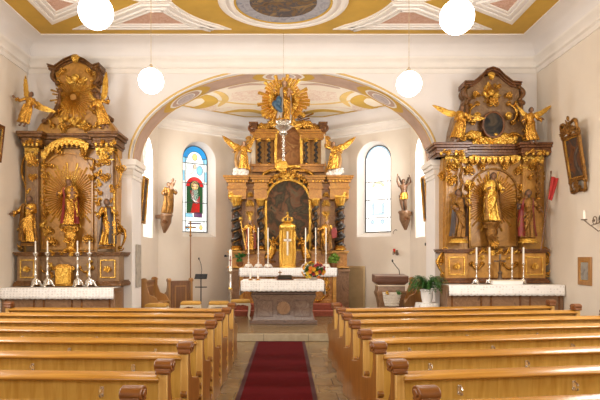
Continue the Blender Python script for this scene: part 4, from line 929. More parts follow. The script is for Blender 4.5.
# ------------------------------------------------------------------ high altar
HZ = .446
mb = MB(); mb.box(-1.75, 1.75, 14.85, 16.9, PLAT, .296); mb.box(-1.5, 1.5, 15.15, 16.9, .296, HZ); struct(mb.finish('trim_%d' % k, steprug, bevel=.015)); k += 1
hx0, hx1 = at(241.5, 0, 15.45).x, at(334.5, 0, 15.45).x; hxc = (hx0+hx1)/2; MT = 1.40
t = thing('high_altar_table', 'orange gilt altar table of the high altar behind the stone altar', 'altar', (hxc, 15.45, HZ)); hw = (hx1-hx0)/2; h = MT-HZ-.006
b = MB(); b.box(-hw+.05, hw-.05, .05, .62, 0, h-.06); b.box(-hw, hw, .02, .62, 0, .1); b.finish('body', orangemarble, t, bevel=.01)
b = MB(); b.box(-hw-.02, hw+.02, 0, .62, h-.06, h); b.finish('slab', orangemarble, t, bevel=.01)
for sg in (-1, 1): b = MB(); b.box(sg*hw-.05, sg*hw+.05, .0, .12, .0, h-.06); b.finish('corner_post', tanmarble, t, bevel=.012)
b = MB()
for i in range(5):
    x = -hw+.22+(2*hw-.44)*i/4
    acanthus(b, (x, h*.35), .17, PI/2, .04); acanthus(b, (x, h*.65), .15, -PI/2, .04)
    if i < 4: cscroll(b, (x+.1, h*.25), (x+.5, h*.25), .15, .04, .025, 1); cscroll(b, (x+.1, h*.72), (x+.5, h*.72), .13, .04, .022, -1)
b.finish('gilt_antependium', gold, t, smooth=60)
cloth('altar_cloth', 'white lace cloth hanging along the front of the high altar', hx0-.05, hx1+.06, 15.44, 16.02, MT, .22, .2)
# retable of the high altar
D0 = 16.3
ht = thing('high_altar_retable', 'tall gilded high altar retable with twisted black columns and painting', 'altar', (at(288, 0, D0).x, D0, PLAT)); q = Frame(ht); BK = .55
b = MB(); b.prism(q.P([(233,300),(233,190),(343,190),(343,300)]), 0, BK)
b.finish('body', honeymarble, ht, bevel=.012)
b = MB(); b.prism(q.P([(240,180),(248,172),(253,150),(254,124),(322,124),(323,150),(328,172),(336,180)]), .02, BK-.05); b.finish('attic', honeymarble, ht, bevel=.012)
for x0, x1 in ((229, 247), (331, 349)):      # plinths down to the floor
    a, c = q(x0, 300, -.45), q(x1, 269, -.45); b = MB(); b.box(a[0], c[0], -.45, .3, .0, c[1]); b.box(a[0]-.03, c[0]+.03, -.48, .3, c[1]-.08, c[1]-.02); b.box(a[0]-.03, c[0]+.03, -.48, .3, 0, .14); b.finish('plinth', brownmarble, ht, bevel=.012)
a, c = q(232, 268, -.25), q(346, 252, -.25)   # predella zone
b = MB(); b.box(a[0], c[0], -.25, BK, a[1], c[1]); br = []
for u, w_ in ((229, 265), (311, 347)): xa, xb = q(u, 0, -.42)[0], q(w_, 0, -.42)[0]; b.box(xa, xb, -.42, 0, a[1], c[1]); br.append((xa, xb, .17))
b.finish('predella', orangemarble, ht, bevel=.01)
b = MB(); moulding(b, a[0], c[0], c[1]-.05, c[1]+.03, -.25, BK, ((.4, .02), (.6, .05)), br); moulding(b, a[0], c[0], a[1], a[1]+.06, -.25, BK, ((.6, .05), (.4, .02)), br); b.finish('predella_moulding', tanmarble, ht, bevel=.006)
for x, r in ((236.5, .145), (260.5, .105), (315.5, .105), (340, .145)):
    yy = -.30 if r > .1 else -.22; a, c = q(x, 246, yy), q(x, 206, yy); twisted(ht, a[0], yy, a[1], c[1], r, 4)
# entablature, broken by the painting's arch
for x0, x1, bs in ((227, 268, ((228, 246), (254, 267))), (308, 350, ((309, 322), (330, 349)))):
    a, c = q(x0+3, 200, -.12), q(x1-2, 189, -.12); b = MB(); bb = [(q(u, 0, -.4)[0], q(w_, 0, -.4)[0], .24) for u, w_ in bs]
    b.box(a[0], c[0], -.12, BK, a[1], c[1])
    for xa, xb, dy in bb: b.box(xa, xb, -.36, BK, a[1], c[1])
    b.finish('architrave', honeymarble, ht, bevel=.008)
    a, c = q(x0+3, 190, -.12), q(x1-3, 177, -.12); b = MB(); moulding(b, a[0], c[0], a[1], c[1], -.12, BK, ((.2, .03), (.3, .0), (.2, .05), (.15, .09), (.15, .13)), bb); b.finish('entablature', honeymarble, ht, bevel=.008)
    g = MB(); n = int((c[0]-a[0])/.09)
    for i in range(n): xx = a[0]+(c[0]-a[0])*(i+.5)/n; g.box(xx-.025, xx+.025, -.18 if not any(u <= xx <= w_ for u, w_, d in bb) else -.42, -.1, a[1]+(c[1]-a[1])*.52, a[1]+(c[1]-a[1])*.66)
    g.finish('dentil_row', gold, ht)
# main painting
a, c = q(264.5, 252, -.10), q(311.5, 178.5, -.10); o = arched(a[0], c[0], a[1], c[1], 24)
b = MB(); b.ringprism(o, inset(o, .075), -.16, .02); b.ringprism(inset(o, .02), inset(o, .05), -.19, -.1); b.finish('painting_frame', gold_b, ht, bevel=.01)
b = MB(); b.prism(inset(o, .06), -.07, .02); pm = b.finish('altar_painting', pic_main, ht)
g = MB(); cx_, cz_ = (a[0]+c[0])/2, c[1]-(c[0]-a[0])/2; R = (c[0]-a[0])/2
for i in range(13): an = PI*(.06+.88*i/12); acanthus(g, (cx_+(R+.03)*math.cos(an), cz_+(R+.03)*math.sin(an)), .19, an, -.14, 3)
for sg in (-1, 1): cscroll(g, (cx_+sg*(R+.16), cz_+R*.55), (cx_+sg*.16, cz_+R+.22), .20, -.16, .035, sg)
g.finish('arch_ornament', gold, ht, smooth=60)
b = MB(); cc = q(281.5, 165.5, -.25); b.ell((cc[0], -.25, cc[1]), (.15, .05, .15), 20, 12); n = 24
b.ringprism([(cc[0]+.175*math.cos(2*PI*i/n), cc[1]+.175*math.sin(2*PI*i/n)) for i in range(n)], [(cc[0]+.14*math.cos(2*PI*i/n), cc[1]+.14*math.sin(2*PI*i/n)) for i in range(n)], -.28, -.1); b.finish('cartouche', gold_b, ht, smooth=60)
# pilaster strips behind the columns and gilt trophies between them
for x0, x1 in ((232, 242), (245, 255), (256, 264), (312, 320), (321, 331), (335, 344)):
    a, c = q(x0, 252, -.04), q(x1, 200, -.04); b = MB(); b.box(a[0], c[0], -.06, .02, a[1], c[1]); b.box(a[0]+.04, c[0]-.04, -.075, -.05, a[1]+.1, c[1]-.15); b.finish('pilaster', honeymarble if 240 < (x0+x1)/2 < 335 else redmarble, ht, bevel=.008)
for px, py, R, an, yy in ((250, 205, .17, PI/2, -.1), (250, 213, .15, -PI/2, -.1), (326, 205, .17, PI/2, -.1), (326, 213, .15, -PI/2, -.1), (250, 196, .13, PI/2, -.15), (326, 196, .13, PI/2, -.15), (250, 260, .14, PI/2, -.3), (326, 260, .14, PI/2, -.3), (267, 258, .13, PI/2, -.28), (309, 258, .13, PI/2, -.28), (231, 196, .12, PI/2, -.4), (345, 196, .12, PI/2, -.4)):
    g = MB(); cc = q(px, py, yy); acanthus(g, cc, R, an, yy); g.scroll((cc[0]-R*.4, cc[1]), R*.4, 0, 1.3, R*.09, yy, 1); g.scroll((cc[0]+R*.4, cc[1]), R*.4, PI, 1.3, R*.09, yy, -1); g.finish('gilt_leaf', gold_b, ht, smooth=60)
# attic
for x in (259.5, 269, 306, 316):
    a, c = q(x, 163, -.12), q(x, 142, -.12); twisted(ht, a[0], -.12, a[1], c[1], .062, 4, vine=False)
for x0, x1 in ((255, 264), (265, 273), (302, 310), (312, 321)):
    a, c = q(x0, 168, -.02), q(x1, 140, -.02); b = MB(); b.box(a[0], c[0], -.03, .05, a[1], c[1]); b.finish('attic_pilaster', tanmarble, ht, bevel=.008)
for x0, x1 in ((252, 275), (300, 324)):
    a, c = q(x0, 140, -.16), q(x1, 130, -.16); b = MB(); moulding(b, a[0]+.03, c[0]-.03, a[1], c[1], -.16, BK-.05, CORN); b.finish('attic_entablature', honeymarble, ht, bevel=.006)
    a, c = q(x0, 172, -.16), q(x1, 164, -.16); b = MB(); moulding(b, a[0]+.02, c[0]-.02, a[1], c[1], -.16, BK-.05, ((.3, .04), (.4, .0), (.3, .04))); b.finish('attic_base', orangemarble, ht, bevel=.006)
    g = MB()
    for xx in (x0+7, x0+16): cc = q(xx, 139, -.2); acanthus(g, cc, .09, -PI/2, -.2)
    g.finish('capital_leaf', gold_b, ht, smooth=60)
for px, sg in ((253.5, -1), (323, 1)):
    a, c = q(px-3.5, 132, -.2), q(px+3.5, 122, -.2); b = MB(); b.box(a[0], c[0], -.22, .3, a[1], c[1]-.05); b.box(a[0]-.03, c[0]+.03, -.25, .3, c[1]-.05, c[1]); b.scroll(((a[0]+c[0])/2+sg*.03, a[1]+.09), .12, PI/2, 1.4, .035, -.24, -sg); b.finish('corner_volute', redmarble, ht, bevel=.01)
    b = MB(); a, c = q(px-2, 172, -.08), q(px+2, 133, -.08); b.box(a[0], c[0], -.10, .2, a[1], c[1]); b.finish('attic_edge', cream, ht, bevel=.01)
a, c = q(274.5, 168, -.1), q(302.5, 124, -.1); o = arched(a[0], c[0], a[1], c[1], 20)
b = MB(); b.ringprism(o, inset(o, .075), -.16, .05); b.finish('attic_frame', gold_b, ht, bevel=.01)
b = MB(); b.prism(inset(o, .06), -.06, .05); b.finish('attic_painting', pic_up, ht)
rnd = random.Random(4); spots = [(*q(258+60*i/29, 127-6*math.sin(PI*i/29)+rnd.random()*4, -.1), .08+.05*rnd.random()) for i in range(30)]
clouds(ht, 'gilt_cloud', spots, -.1, gold)
sunburst(ht, q(288, 124, .1), .3, .80, 48, .1, gold, sx=1, w_=.8, seed=9)
for sg, px in ((-1, 249), (1, 327)):
    g = MB(); cscroll(g, q(px, 140), q(px-sg*(-1)*9, 176), .18, 0, .05, -sg); g.finish('attic_scroll', tanmarble, ht, smooth=60)
for px, py, R in ((288, 176, .13), (262, 182, .0), (314, 182, .0)):
    if R: cherub(ht, q(px, py, -.25), R, -.25, gold_b, True)
# tabernacle of the high altar
t = thing('tabernacle', 'tall round golden tabernacle with crown and white cross on the high altar', 'tabernacle', (at(287.5, 0, 15.75).x, 15.75, MT+.003))
tq = Frame(t); hh = tq(287, 224)[1]
b = MB(); b.lathe([(.24, 0), (.24, .06), (.20, .08), (.20, hh*.86), (.235, hh*.9), (.24, hh*.96), (.20, hh), (.12, hh+.03), (0, hh+.04)], n=28); b.finish('case', gold_b, t, smooth=50)
b = MB()
for i in range(7): an = PI+PI*i/6; b.lathe([(.02, .09), (.022, .3), (.018, hh*.85)], (.208*math.cos(an), .208*math.sin(an), 0), 8)
b.finish('colonnette', gold_b, t)
b = MB(); b.lathe([(.10, hh+.03), (.14, hh+.05), (.15, hh+.08), (.11, hh+.06)], n=20)
for i in range(8): an = 2*PI*i/8; p = Vector((.145*math.cos(an), .145*math.sin(an), hh+.08)); b.tube([p, p*1.0+Vector((0, 0, .09)), Vector((0, 0, hh+.20))], .014, 6); b.ell(p+Vector((0, 0, .02)), .024, 8, 6)
b.ell((0, 0, hh+.22), .04, 10, 8); b.box(-.012, .012, -.01, .01, hh+.24, hh+.34); b.box(-.04, .04, -.01, .01, hh+.285, hh+.31); b.finish('crown', gold_b, t)
b = MB(); b.box(-.022, .022, -.25, -.225, hh*.28, hh*.82); b.box(-.10, .10, -.25, -.225, hh*.60, hh*.65); b.finish('cross', white_robe, t, bevel=.004)
for sg, px, lab in ((-1, 271, 'left'), (1, 304, 'right')):
    statue('adoring_angel_statue', 'small gilded kneeling angel %s of the golden tabernacle' % lab, at(px, 262, 15.85), .66, 'angel', robe=gold, flesh=gold, hair=gold_d, rng=(.06, .84), sweep=(sg*.14, .10), flare=1.2, lean=-sg*.12, turn=sg*-.5, wings=((.9, .8, .45), (.9, .8, .45)), arms=((-.05*1-sg*.05, -.22, .70), (.05-sg*.05, -.22, .72)), base=.05, seed=20+sg)
gl_ = 'candlesticks on the high altar'; nm6 = ['leftmost', 'second from the left', 'third from the left', 'fourth from the left', 'fifth from the left', 'rightmost']
for i, px in enumerate((248.5, 258.3, 268, 305.5, 315.7, 326)):
    candlestick('candlestick', 'white candlestick with thin candle on the high altar, %s of six' % nm6[i], (at(px, 0, 15.6).x, 15.6, MT+.003), .40, .70, gl_, metal=white_robe, fat=1.9)
def shrub(name, label, loc, R, m, n=60, seed=1, cat='plant', pot=True):
    t = thing(name, label, cat, loc); rnd = random.Random(seed)
    if pot: attr(t, 'pot', redmarble, lambda mm: mm.lathe([(0, 0), (R*.45, 0), (R*.6, R*.7), (R*.5, R*.7), (R*.45, R*.6), (0, R*.6)], n=14))
    b = MB(); c = Vector((0, 0, R*1.25))
    for i in range(n):
        d = Vector((rnd.gauss(0, 1), rnd.gauss(0, 1), rnd.gauss(.25, 1))).normalized(); s0 = c+d*R*.25*rnd.random(); e_ = c+d*R*(.7+.35*rnd.random()); b.blade(s0, e_, R*.28, R*.03, d.orthogonal(), R*.1)
        e2 = e_-d*R*.3; b.blade(e2, e2+Vector((rnd.uniform(-1, 1), rnd.uniform(-1, 1), rnd.uniform(-.5, 1))).normalized()*R*.4, R*.2, R*.02, d, .02)
    for i in range(8): b.tube([(0, 0, R*.55), c*(.8)+Vector((rnd.uniform(-.3, .3)*R, rnd.uniform(-.3, .3)*R, 0))], R*.03, 5)
    b.finish('foliage', m, t, smooth=60); return t
shrub('potted_shrub', 'dark green leafy plant at the left end of the high altar', at(240, 268, 15.95)+Vector((0, 0, .0)), .22, leaf, 90, 2).location.z = MT+.003
shrub('potted_shrub', 'yellow green leafy plant at the right end of the high altar', at(333.5, 268, 15.8), .19, leaf_y, 80, 3).location.z = MT+.003
s_ = statue('bishop_statue', 'gilded bishop saint statue with crozier between the left black columns', at(250, 254, 15.78), .86, base=.1, robe=gold, mantle=red_robe, mantle_on=.5, beard=True, flesh=skin, arms=((-.26, -.16, .66), (.12, -.2, .6)), seed=11)
attr(s_, 'crozier', gold_b, lambda m: (m.tube([(-.10, -.2, .12), (-.245, -.17, .9)], .012, 6), m.scroll((-.25, .96), .06, -PI/2, 1.2, .013, -.16)))
attr(s_, 'mitre', gold_b, lambda m: m.loft([[(x*f, y*f, z) for x, y in ((-.05, 0), (-.03, -.04), (.03, -.04), (.05, 0), (.03, .04), (-.03, .04))] for f, z in ((1, .92), (1.1, .98), (.15, 1.10))]))
s_ = statue('saint_statue', 'gilded knight saint statue with red shield between the right black columns', at(327, 254, 15.78), .86, base=.1, robe=gold, mantle=gold_d, mantle_on=-.6, flesh=skin, arms=((-.28, -.16, .68), (.26, -.14, .62)), rng=(.24, .84), seed=12)
attr(s_, 'shield', red_robe, lambda m: m.prism([(.12, .42), (.24, .44), (.26, .62), (.22, .72), (.13, .72), (.10, .60)], -.24, -.21), .01)
attr(s_, 'spear', gold_d, lambda m: m.tube([(-.26, -.2, .12), (-.26, -.2, 1.1)], .01, 6))
attr(s_, 'helmet', gold_b, lambda m: (m.ell((0, .0, .91), (.052, .058, .05), 12, 8), m.blade((0, .02, .94), (0, .06, 1.06), .05, .03, (1, 0, 0))))
def putto_cloud(root, seed):
    rnd = random.Random(seed); clouds(root, 'cloud', [(rnd.uniform(-.16, .16), .10+rnd.uniform(-.03, .08), .10) for _ in range(7)], .0, white_robe, seed)
s_ = statue('angel_statue', 'gilded winged angel on a white cloud, left end of the high altar cornice', at(241, 176.5, 15.95), .86, 'angel', off=(-.03, 0, .14), robe=gold, flesh=skin, lean=.15, sweep=(.16, .02), flare=1.25, wings=((.45, .8, .75), (1.1, .7, .55)), arms=((-.32, -.14, .60), (.24, -.18, .72)), rng=(.1, .84), tilt=.2, seed=13, wing_m=gold); putto_cloud(s_, 1)
s_ = statue('angel_statue', 'gilded winged angel on a white cloud, right end of the high altar cornice', at(335, 177, 15.95), .86, 'angel', off=(.03, 0, .14), robe=gold, flesh=skin, lean=-.1, sweep=(-.16, .02), flare=1.25, wings=((1.2, .5, .5), (.45, .8, .75)), arms=((-.26, -.14, .96), (.26, -.18, .62)), rng=(.1, .84), tilt=-.2, seed=14, wing_m=gold); putto_cloud(s_, 2)
# ------------------------------------------------------------------ hanging Madonna in a glory
p = at(283.5, 102, 11.9); t = thing('hanging_madonna', 'gilded Madonna in a sunburst glory hanging in the chancel arch', 'statue', p)
hq = Frame(t)
sunburst(t, (0, .06), .12, .56, 40, .10, gold_b, .035, w_=1.5, seed=2)
clouds(t, 'gilt_cloud', [(.26*math.cos(2*PI*i/20), .06+.30*math.sin(2*PI*i/20), .062) for i in range(20)], .08, gold_b, 8)
b = MB(); b.tube([(.26*math.cos(2*PI*i/20), .09, .06+.30*math.sin(2*PI*i/20)) for i in range(21)], .02, 6); b.finish('glory_ring', gold, t)
figure(t, .84, robe=gold, mantle=silver_robe, mantle_on=1.0, flesh=skin, hair=hair_m, arms=((-.26, -.14, .70), (.16, -.18, .66)), child=True, crown=False, long_hair=True, off=(0, -.02, -.40), seed=15, lean=.04)
b = MB(); b.ell((-.14, -.08, -.06), (.10, .06, .08), 12, 8); b.ell((-.10, -.10, .02), (.06, .05, .08), 10, 8); b.tube([(-.2, -.06, -.02), (-.12, -.1, -.14), (-.02, -.1, -.24)], [.05, .06, .03], 8); b.finish('blue_drapery', blue_robe, t, smooth=70)
b = MB(); b.lathe([(0, -.41), (.16, -.41), (.15, -.44), (.10, -.47), (.17, -.52), (.11, -.58), (.06, -.62), (.09, -.66), (.04, -.70), (0, -.72)], n=18)
for i in range(8): an = 2*PI*i/8; d = Vector((math.cos(an), math.sin(an), 0)); b.blade(d*.08+Vector((0, 0, -.47)), d*.22+Vector((0, 0, -.55)), .10, .03, (0, 0, 1), .03)
b.finish('silver_console', silver, t, smooth=60)
b = MB(); z1 = hq(283, 160)[1]; n = 13
for i in range(n): z = -.74+(z1+.74)*i/(n-1); b.ell((0, 0, z), (.034 if i % 2 == 0 else .022,)*2+(.026,), 10, 6)
b.tube([(0, 0, -.7), (0, 0, z1)], .008, 6); b.finish('bead_chain', silver, t, smooth=60)
MB().tube([(0, .06, .40), (0, .06, ZC-p.z)], .0035, 6).finish('wire', silver, t)
# ------------------------------------------------------------------ stone altar before the steps
AX0, AX1, AY = at(251, 0, 13.2).x, at(316, 0, 13.2).x, 13.2; ax = (AX0+AX1)/2; hw = (AX1-AX0)/2
t = thing('stone_altar', 'mauve brown marble altar with inlaid disc before the high altar', 'altar', (ax, AY, PLAT)); TZ = 1.146-PLAT
zt = TZ-.31
b = MB(); rings = []
for z, e, f in ((.0, .02, 0), (.06, .02, 0), (.075, -.02, .02), (.13, -.04, .03), (.30, -.075, .05), (.50, -.06, .05), (.62, -.01, .02), (zt-.01, .01, .0)):
    rings.append([(-hw-e, f, z), (hw+e, f, z), (hw+e, .85-f, z), (-hw-e, .85-f, z)])
b.loft(rings); b.finish('body', altarstone, t, bevel=.012)
b = MB(); b.box(-hw-.03, hw+.03, -.03, .88, .0, .085); b.finish('base', altarstone_d, t, bevel=.012)
b = MB(); b.box(-hw+.01, hw-.01, -.02, .87, zt-.0, zt+.055); b.box(-hw-.02, hw+.02, -.05, .9, zt+.055, zt+.10); b.finish('upper_moulding', altarstone_d, t, bevel=.014)
th = at(324, 0, 13.1).x-ax-.02; tl = ax-at(241, 0, 13.1).x-.02
b = MB(); b.box(-tl, th, -.10, .98, TZ-.10, TZ); b.box(-hw+.05, hw-.05, 0, .85, zt+.1, TZ-.1); b.finish('top_slab', altarstone, t, bevel=.012)
b = MB(); n = 24; cz = .37; b.prism([(.155*math.cos(2*PI*i/n), cz+.155*math.sin(2*PI*i/n)) for i in range(n)], .0, .07); b.finish('inlaid_disc', brownmarble, t, bevel=.006)
b = MB()
for s0, s1 in ((-hw+.12, -.24), (.24, hw-.12)): o = [(s0, .17), (s1, .17), (s1, .56), (s0, .56)]; b.ringprism(o, inset(o, .02), .025, .07)
for an in (PI*.25, PI*.75, PI*1.25, PI*1.75): b.box(.19*math.cos(an)-.02, .19*math.cos(an)+.02, .02, .07, cz+.19*math.sin(an)-.02, cz+.19*math.sin(an)+.02)
b.finish('inlay_moulding', altarstone_d, t)
cloth('altar_cloth', 'white cloth with lace hem draped over the stone altar in front', ax-tl-.02, ax+th+.02, AY-.10, AY+.98, PLAT+TZ+.005, .225, .33, amp=.012)
CT = PLAT+TZ+.012
for px, lab, s in ((250.3, 'left', .155), (258, 'right', .165)):
    t = thing('altar_candle', 'short white candle on the stone altar, %s one of the pair' % lab, 'candle', (at(px, 0, 13.35).x, 13.35, CT), group='short candles on the stone altar')
    attr(t, 'holder', gold, lambda m: m.lathe([(0, 0), (.06, 0), (.06, .012), (.03, .02), (.03, .035), (0, .035)], n=16)); attr(t, 'stick', wax, lambda m: m.lathe([(0, .02), (.02, .02), (.02, s), (.01, s+.01), (0, s+.01)], n=12)); attr(t, 'wick', dark_metal, lambda m: m.tube([(0, 0, s), (.002, 0, s+.025)], .002, 5))
t = thing('missal_stand', 'dark book stand with small cross lying on the stone altar', 'book stand', (at(285, 0, 13.4).x, 13.4, CT))
attr(t, 'stand', deskwood, lambda m: m.prismx([(-.12, 0), (.14, 0), (.14, .09), (-.12, .02)], -.20, .20), .006)
attr(t, 'book', dark_metal, lambda m: m.prismx([(-.11, .022), (.13, .088), (.125, .115), (-.115, .048)], -.16, .16), .004)
attr(t, 'cross', gold_d, lambda m: (m.box(-.13, -.105, .0, .02, .1, .22), m.box(-.16, -.075, .0, .02, .165, .188)), .003)
# flowers
fp = at(313.5, 282, 13.45); fp.z = CT; t = thing('flower_arrangement', 'round orange yellow and red flower arrangement on the stone altar', 'flowers', fp)
attr(t, 'bowl', greystone, lambda m: m.lathe([(0, 0), (.09, 0), (.14, .07), (.12, .07), (.08, .02), (0, .02)], n=18))
rnd = random.Random(12)
def greens(m):
    c = Vector((0, 0, .21))
    for i in range(110):
        d = Vector((rnd.gauss(0, 1), rnd.gauss(0, 1), rnd.gauss(.1, .8))).normalized(); m.blade(c+d*.03, c+Vector((d.x*.25, d.y*.2, d.z*.19)), .05, .006, d.orthogonal(), .02)
attr(t, 'foliage', leaf, greens)
fcols = [mk('orange petals', (.75, .22, .02), .6), mk('yellow petals', (.85, .58, .04), .6), mk('dark red petals', (.33, .02, .03), .6), mk('gold yellow petals', (.80, .42, .03), .6)]
fmesh = []
for m_ in fcols:
    b = MB()
    for ring_, (nn, el_, L) in enumerate(((9, .25, .055), (7, .7, .042), (5, 1.1, .03))):
        for i in range(nn): a = 2*PI*i/nn+ring_*.4; d = Vector((math.cos(a)*math.cos(el_), math.sin(a)*math.cos(el_), math.sin(el_))); b.blade(d*.006, d*L, .026, .006, (0, 0, 1), .008)
    b.ell((0, 0, .02), (.014, .014, .012), 8, 6); o = b.finish('flower', m_, t); fmesh.append(o)
pts = []
while len(pts) < 40:
    d = Vector((rnd.gauss(0, 1), rnd.gauss(-.3, 1), rnd.gauss(.25, .8))).normalized(); pp = Vector((d.x*.26, d.y*.21, .22+d.z*.19))
    if all((pp-q_).length > .062 for q_, _ in pts): pts.append((pp, d))
    elif rnd.random() < .02: pts.append((pp, d))
for i, (pp, d) in enumerate(pts):
    o = fmesh[i % 4] if i < 4 else fmesh[(i*7+i//4) % 4].copy()
    if i >= 4: COL.objects.link(o); o.parent = t
    o.location = pp; o.rotation_euler = d.to_track_quat('Z', 'Y').to_euler()
# ------------------------------------------------------------------ statues on wall brackets
def bracket_statue(label, px, pyf, pyb, D, S, rz, wallv, **kw):
    p = at(px, pyf, D); t = thing('bracket_statue', label, 'statue', p); h = (pyb-pyf)*D/F; wv = Vector(wallv)
    b = MB()
    for z0, r, o in ((0, .17, 0), (-.05, .19, .0), (-.12, .15, .05), (-.3*h/.5, .13, .09), (-.6*h/.5*.8, .08, .16), (-h, .03, .24)):
        pass
    rings = []
    for z, r, o in ((0, .16, 0), (-.04, .18, 0), (-.09, .15, .03), (-h*.45, .15, .08), (-h*.75, .09, .16), (-h, .03, .24)):
        rings.append([(wv.x*o+r*math.cos(2*PI*i/14), wv.y*o+r*math.sin(2*PI*i/14), z) for i in range(14)])
    b.loft(rings); b.box(-.10, .10, -.10, .10, -.12, -.02, Matrix.Translation(wv*.75)); b.finish('console', brownmarble, t, smooth=60)
    b = MB(); acanthus(b, (0, -h*.5), .12, PI/2, -.16); b.finish('console_leaf', redmarble, t, smooth=60)
    figure(t, S, turn=rz, **kw); return t
s_ = bracket_statue('gilded saint statue with a child on its shoulder on a wall bracket, chancel left wall', 166.5, 214, 233, 15.3, .86, .35, (-.25, .06, 0), robe=gold_d, mantle=gold_d, mantle_on=.8, beard=True, flesh=skin_d, arms=((-.2, -.18, .62), (.2, -.16, .72)), child=False, seed=31, lean=.08)
b = MB(); b.ell((.17, -.02, .80), (.055, .05, .075), 12, 8); b.ell((.175, -.04, .91), (.045, .045, .05), 12, 8); b.tube([(.14, -.05, .82), (.10, -.1, .78), (.08, -.13, .72)], [.025, .02, .015], 8); b.tube([(.2, -.03, .82), (.25, -.08, .86), (.27, -.1, .9)], [.022, .018, .012], 8); b.tube([(.15, -.06, .76), (.14, -.13, .72), (.13, -.13, .64)], [.03, .025, .018], 8); b.tube([(.19, -.06, .76), (.19, -.13, .72), (.18, -.13, .64)], [.03, .025, .018], 8)
me = remesh(b, .012, 1); link('child', me, skin_d, s_, smooth=0)
s_ = bracket_statue('bare carved saint with raised arms and gold loincloth on a wall bracket, chancel right wall', 404.5, 211, 230, 15.3, .86, -.3, (.13, .06, 0), robe=gold, flesh=wood_flesh, arms=((-.17, -.06, 1.08), (.20, .02, 1.04)), rng=(.36, .57), seed=32, lean=-.05, flare=1.1)
attr(s_, 'tree_stump', hair_m, lambda m: (m.tube([(.04, .12, 0), (.03, .11, .35), (.07, .12, .7), (.13, .1, .92)], [.05, .045, .04, .025], 8), m.tube([(.05, .12, .6), (-.08, .1, .8), (-.15, .05, .95)], [.03, .025, .015], 8)))
# ------------------------------------------------------------------ choir stalls
def stall(label, p0, p1, h, seat_side):
    p0, p1 = Vector(p0), Vector(p1); d = p1-p0; L = d.length; t = thing('choir_bench', label, 'bench', (p0.x, p0.y, PLAT), math.atan2(d.y, d.x))
    b = MB(); b.box(.05, L-.05, -.02, .02, .06, h-.06)
    b.finish('back_panel', stallwood, t, bevel=.004)
    b = MB(); b.box(.04, L-.04, -.035, .035, h-.09, h-.03); b.finish('top_rail', stallwood, t, bevel=.01)
    b = MB(); o = [(.14, .18), (L-.14, .18), (L-.14, h-.16), (.14, h-.16)]; b.ringprism(o, inset(o, .03), -.035, .035); b.finish('panel_moulding', stallwood_l, t, bevel=.004)
    for x in (0, L):
        s = seat_side
        b = MB(); b.prismx([(s*-.05, 0), (s*.42, 0), (s*.42, .42), (s*.36, .50), (s*.30, .60), (s*.16, .66), (s*.09, h-.16), (s*.09, h-.05), (s*-.05, h-.05)], x-.03, x+.03)
        b.prismx([(s*.02+.08*math.cos(2*PI*i/16), h-.02+.055*math.sin(2*PI*i/16)) for i in range(16)], x-.045, x+.045); b.finish('end_post', stallwood_l, t, bevel=.008)
    b = MB(); y0, y1 = sorted((seat_side*.02, seat_side*.40)); b.box(.03, L-.03, y0, y1, .42, .46); b.finish('seat', stallwood_l, t, bevel=.006)
stall('brown choir bench standing along the left chancel wall', (-3.36, 13.4), (-3.36, 14.5), 1.02, -1)
stall('brown choir bench with light end posts left of the processional cross', (-3.02, 14.72), (-2.50, 15.02), .97, 1)
stall('brown choir bench along the right chancel wall behind the fern', (3.33, 15.0), (3.33, 14.0), 1.0, -1)
# ------------------------------------------------------------------ stools
def make_stool(label):
    t = thing('stool', label, 'stool', group='upholstered stools in the chancel'); w_, d_ = .24, .20
    b = MB(); b.loft([[(sx*w_*f, sy*d_*f, z) for sx, sy in ((-1, -1), (1, -1), (1, 1), (-1, 1))] for z, f in ((.41, .98), (.43, 1.02), (.465, 1.0), (.485, .86), (.49, .6))]); b.finish('cushion', cushion, t, bevel=.015)
    b = MB()
    for y in (-d_+.02, d_-.02): b.prism([(-w_+.02, .41), (-w_+.02, .33), (-w_+.09, .345), (-.05, .375), (.0, .355), (.05, .375), (w_-.09, .345), (w_-.02, .33), (w_-.02, .41)], y-.012, y+.012)
    for x in (-w_+.02, w_-.02): b.box(x-.012, x+.012, -d_+.02, d_-.02, .34, .41)
    b.finish('apron', cream, t, bevel=.004)
    for sx in (-1, 1):
        for sy in (-1, 1):
            b = MB(); x, y = sx*(w_-.025), sy*(d_-.025); b.tube([(x, y, .40), (x+sx*.015, y+sy*.01, .33), (x+sx*.005, y+sy*.005, .2), (x-sx*.015, y-sy*.01, .08), (x+sx*.015, y+sy*.01, .0)], [.026, .03, .022, .016, .024], 8); b.finish('leg', cream, t, smooth=60)
    return t
st = None
for px, D, lab in ((157, 13.1, 'ochre topped stool in front of the choir bench, leftmost stool'), (191, 13.75, 'ochre topped stool in front of the choir bench posts, second stool from the left'), (219, 13.75, 'ochre topped stool right of the music stand, third stool from the left'), (240.5, 14.3, 'ochre topped stool beside the stone altar')):
    l = (at(px, 0, D).x, D, PLAT)
    if st is None: st = make_stool(lab); st.location = l
    else: dup(st, l, .1, lab)
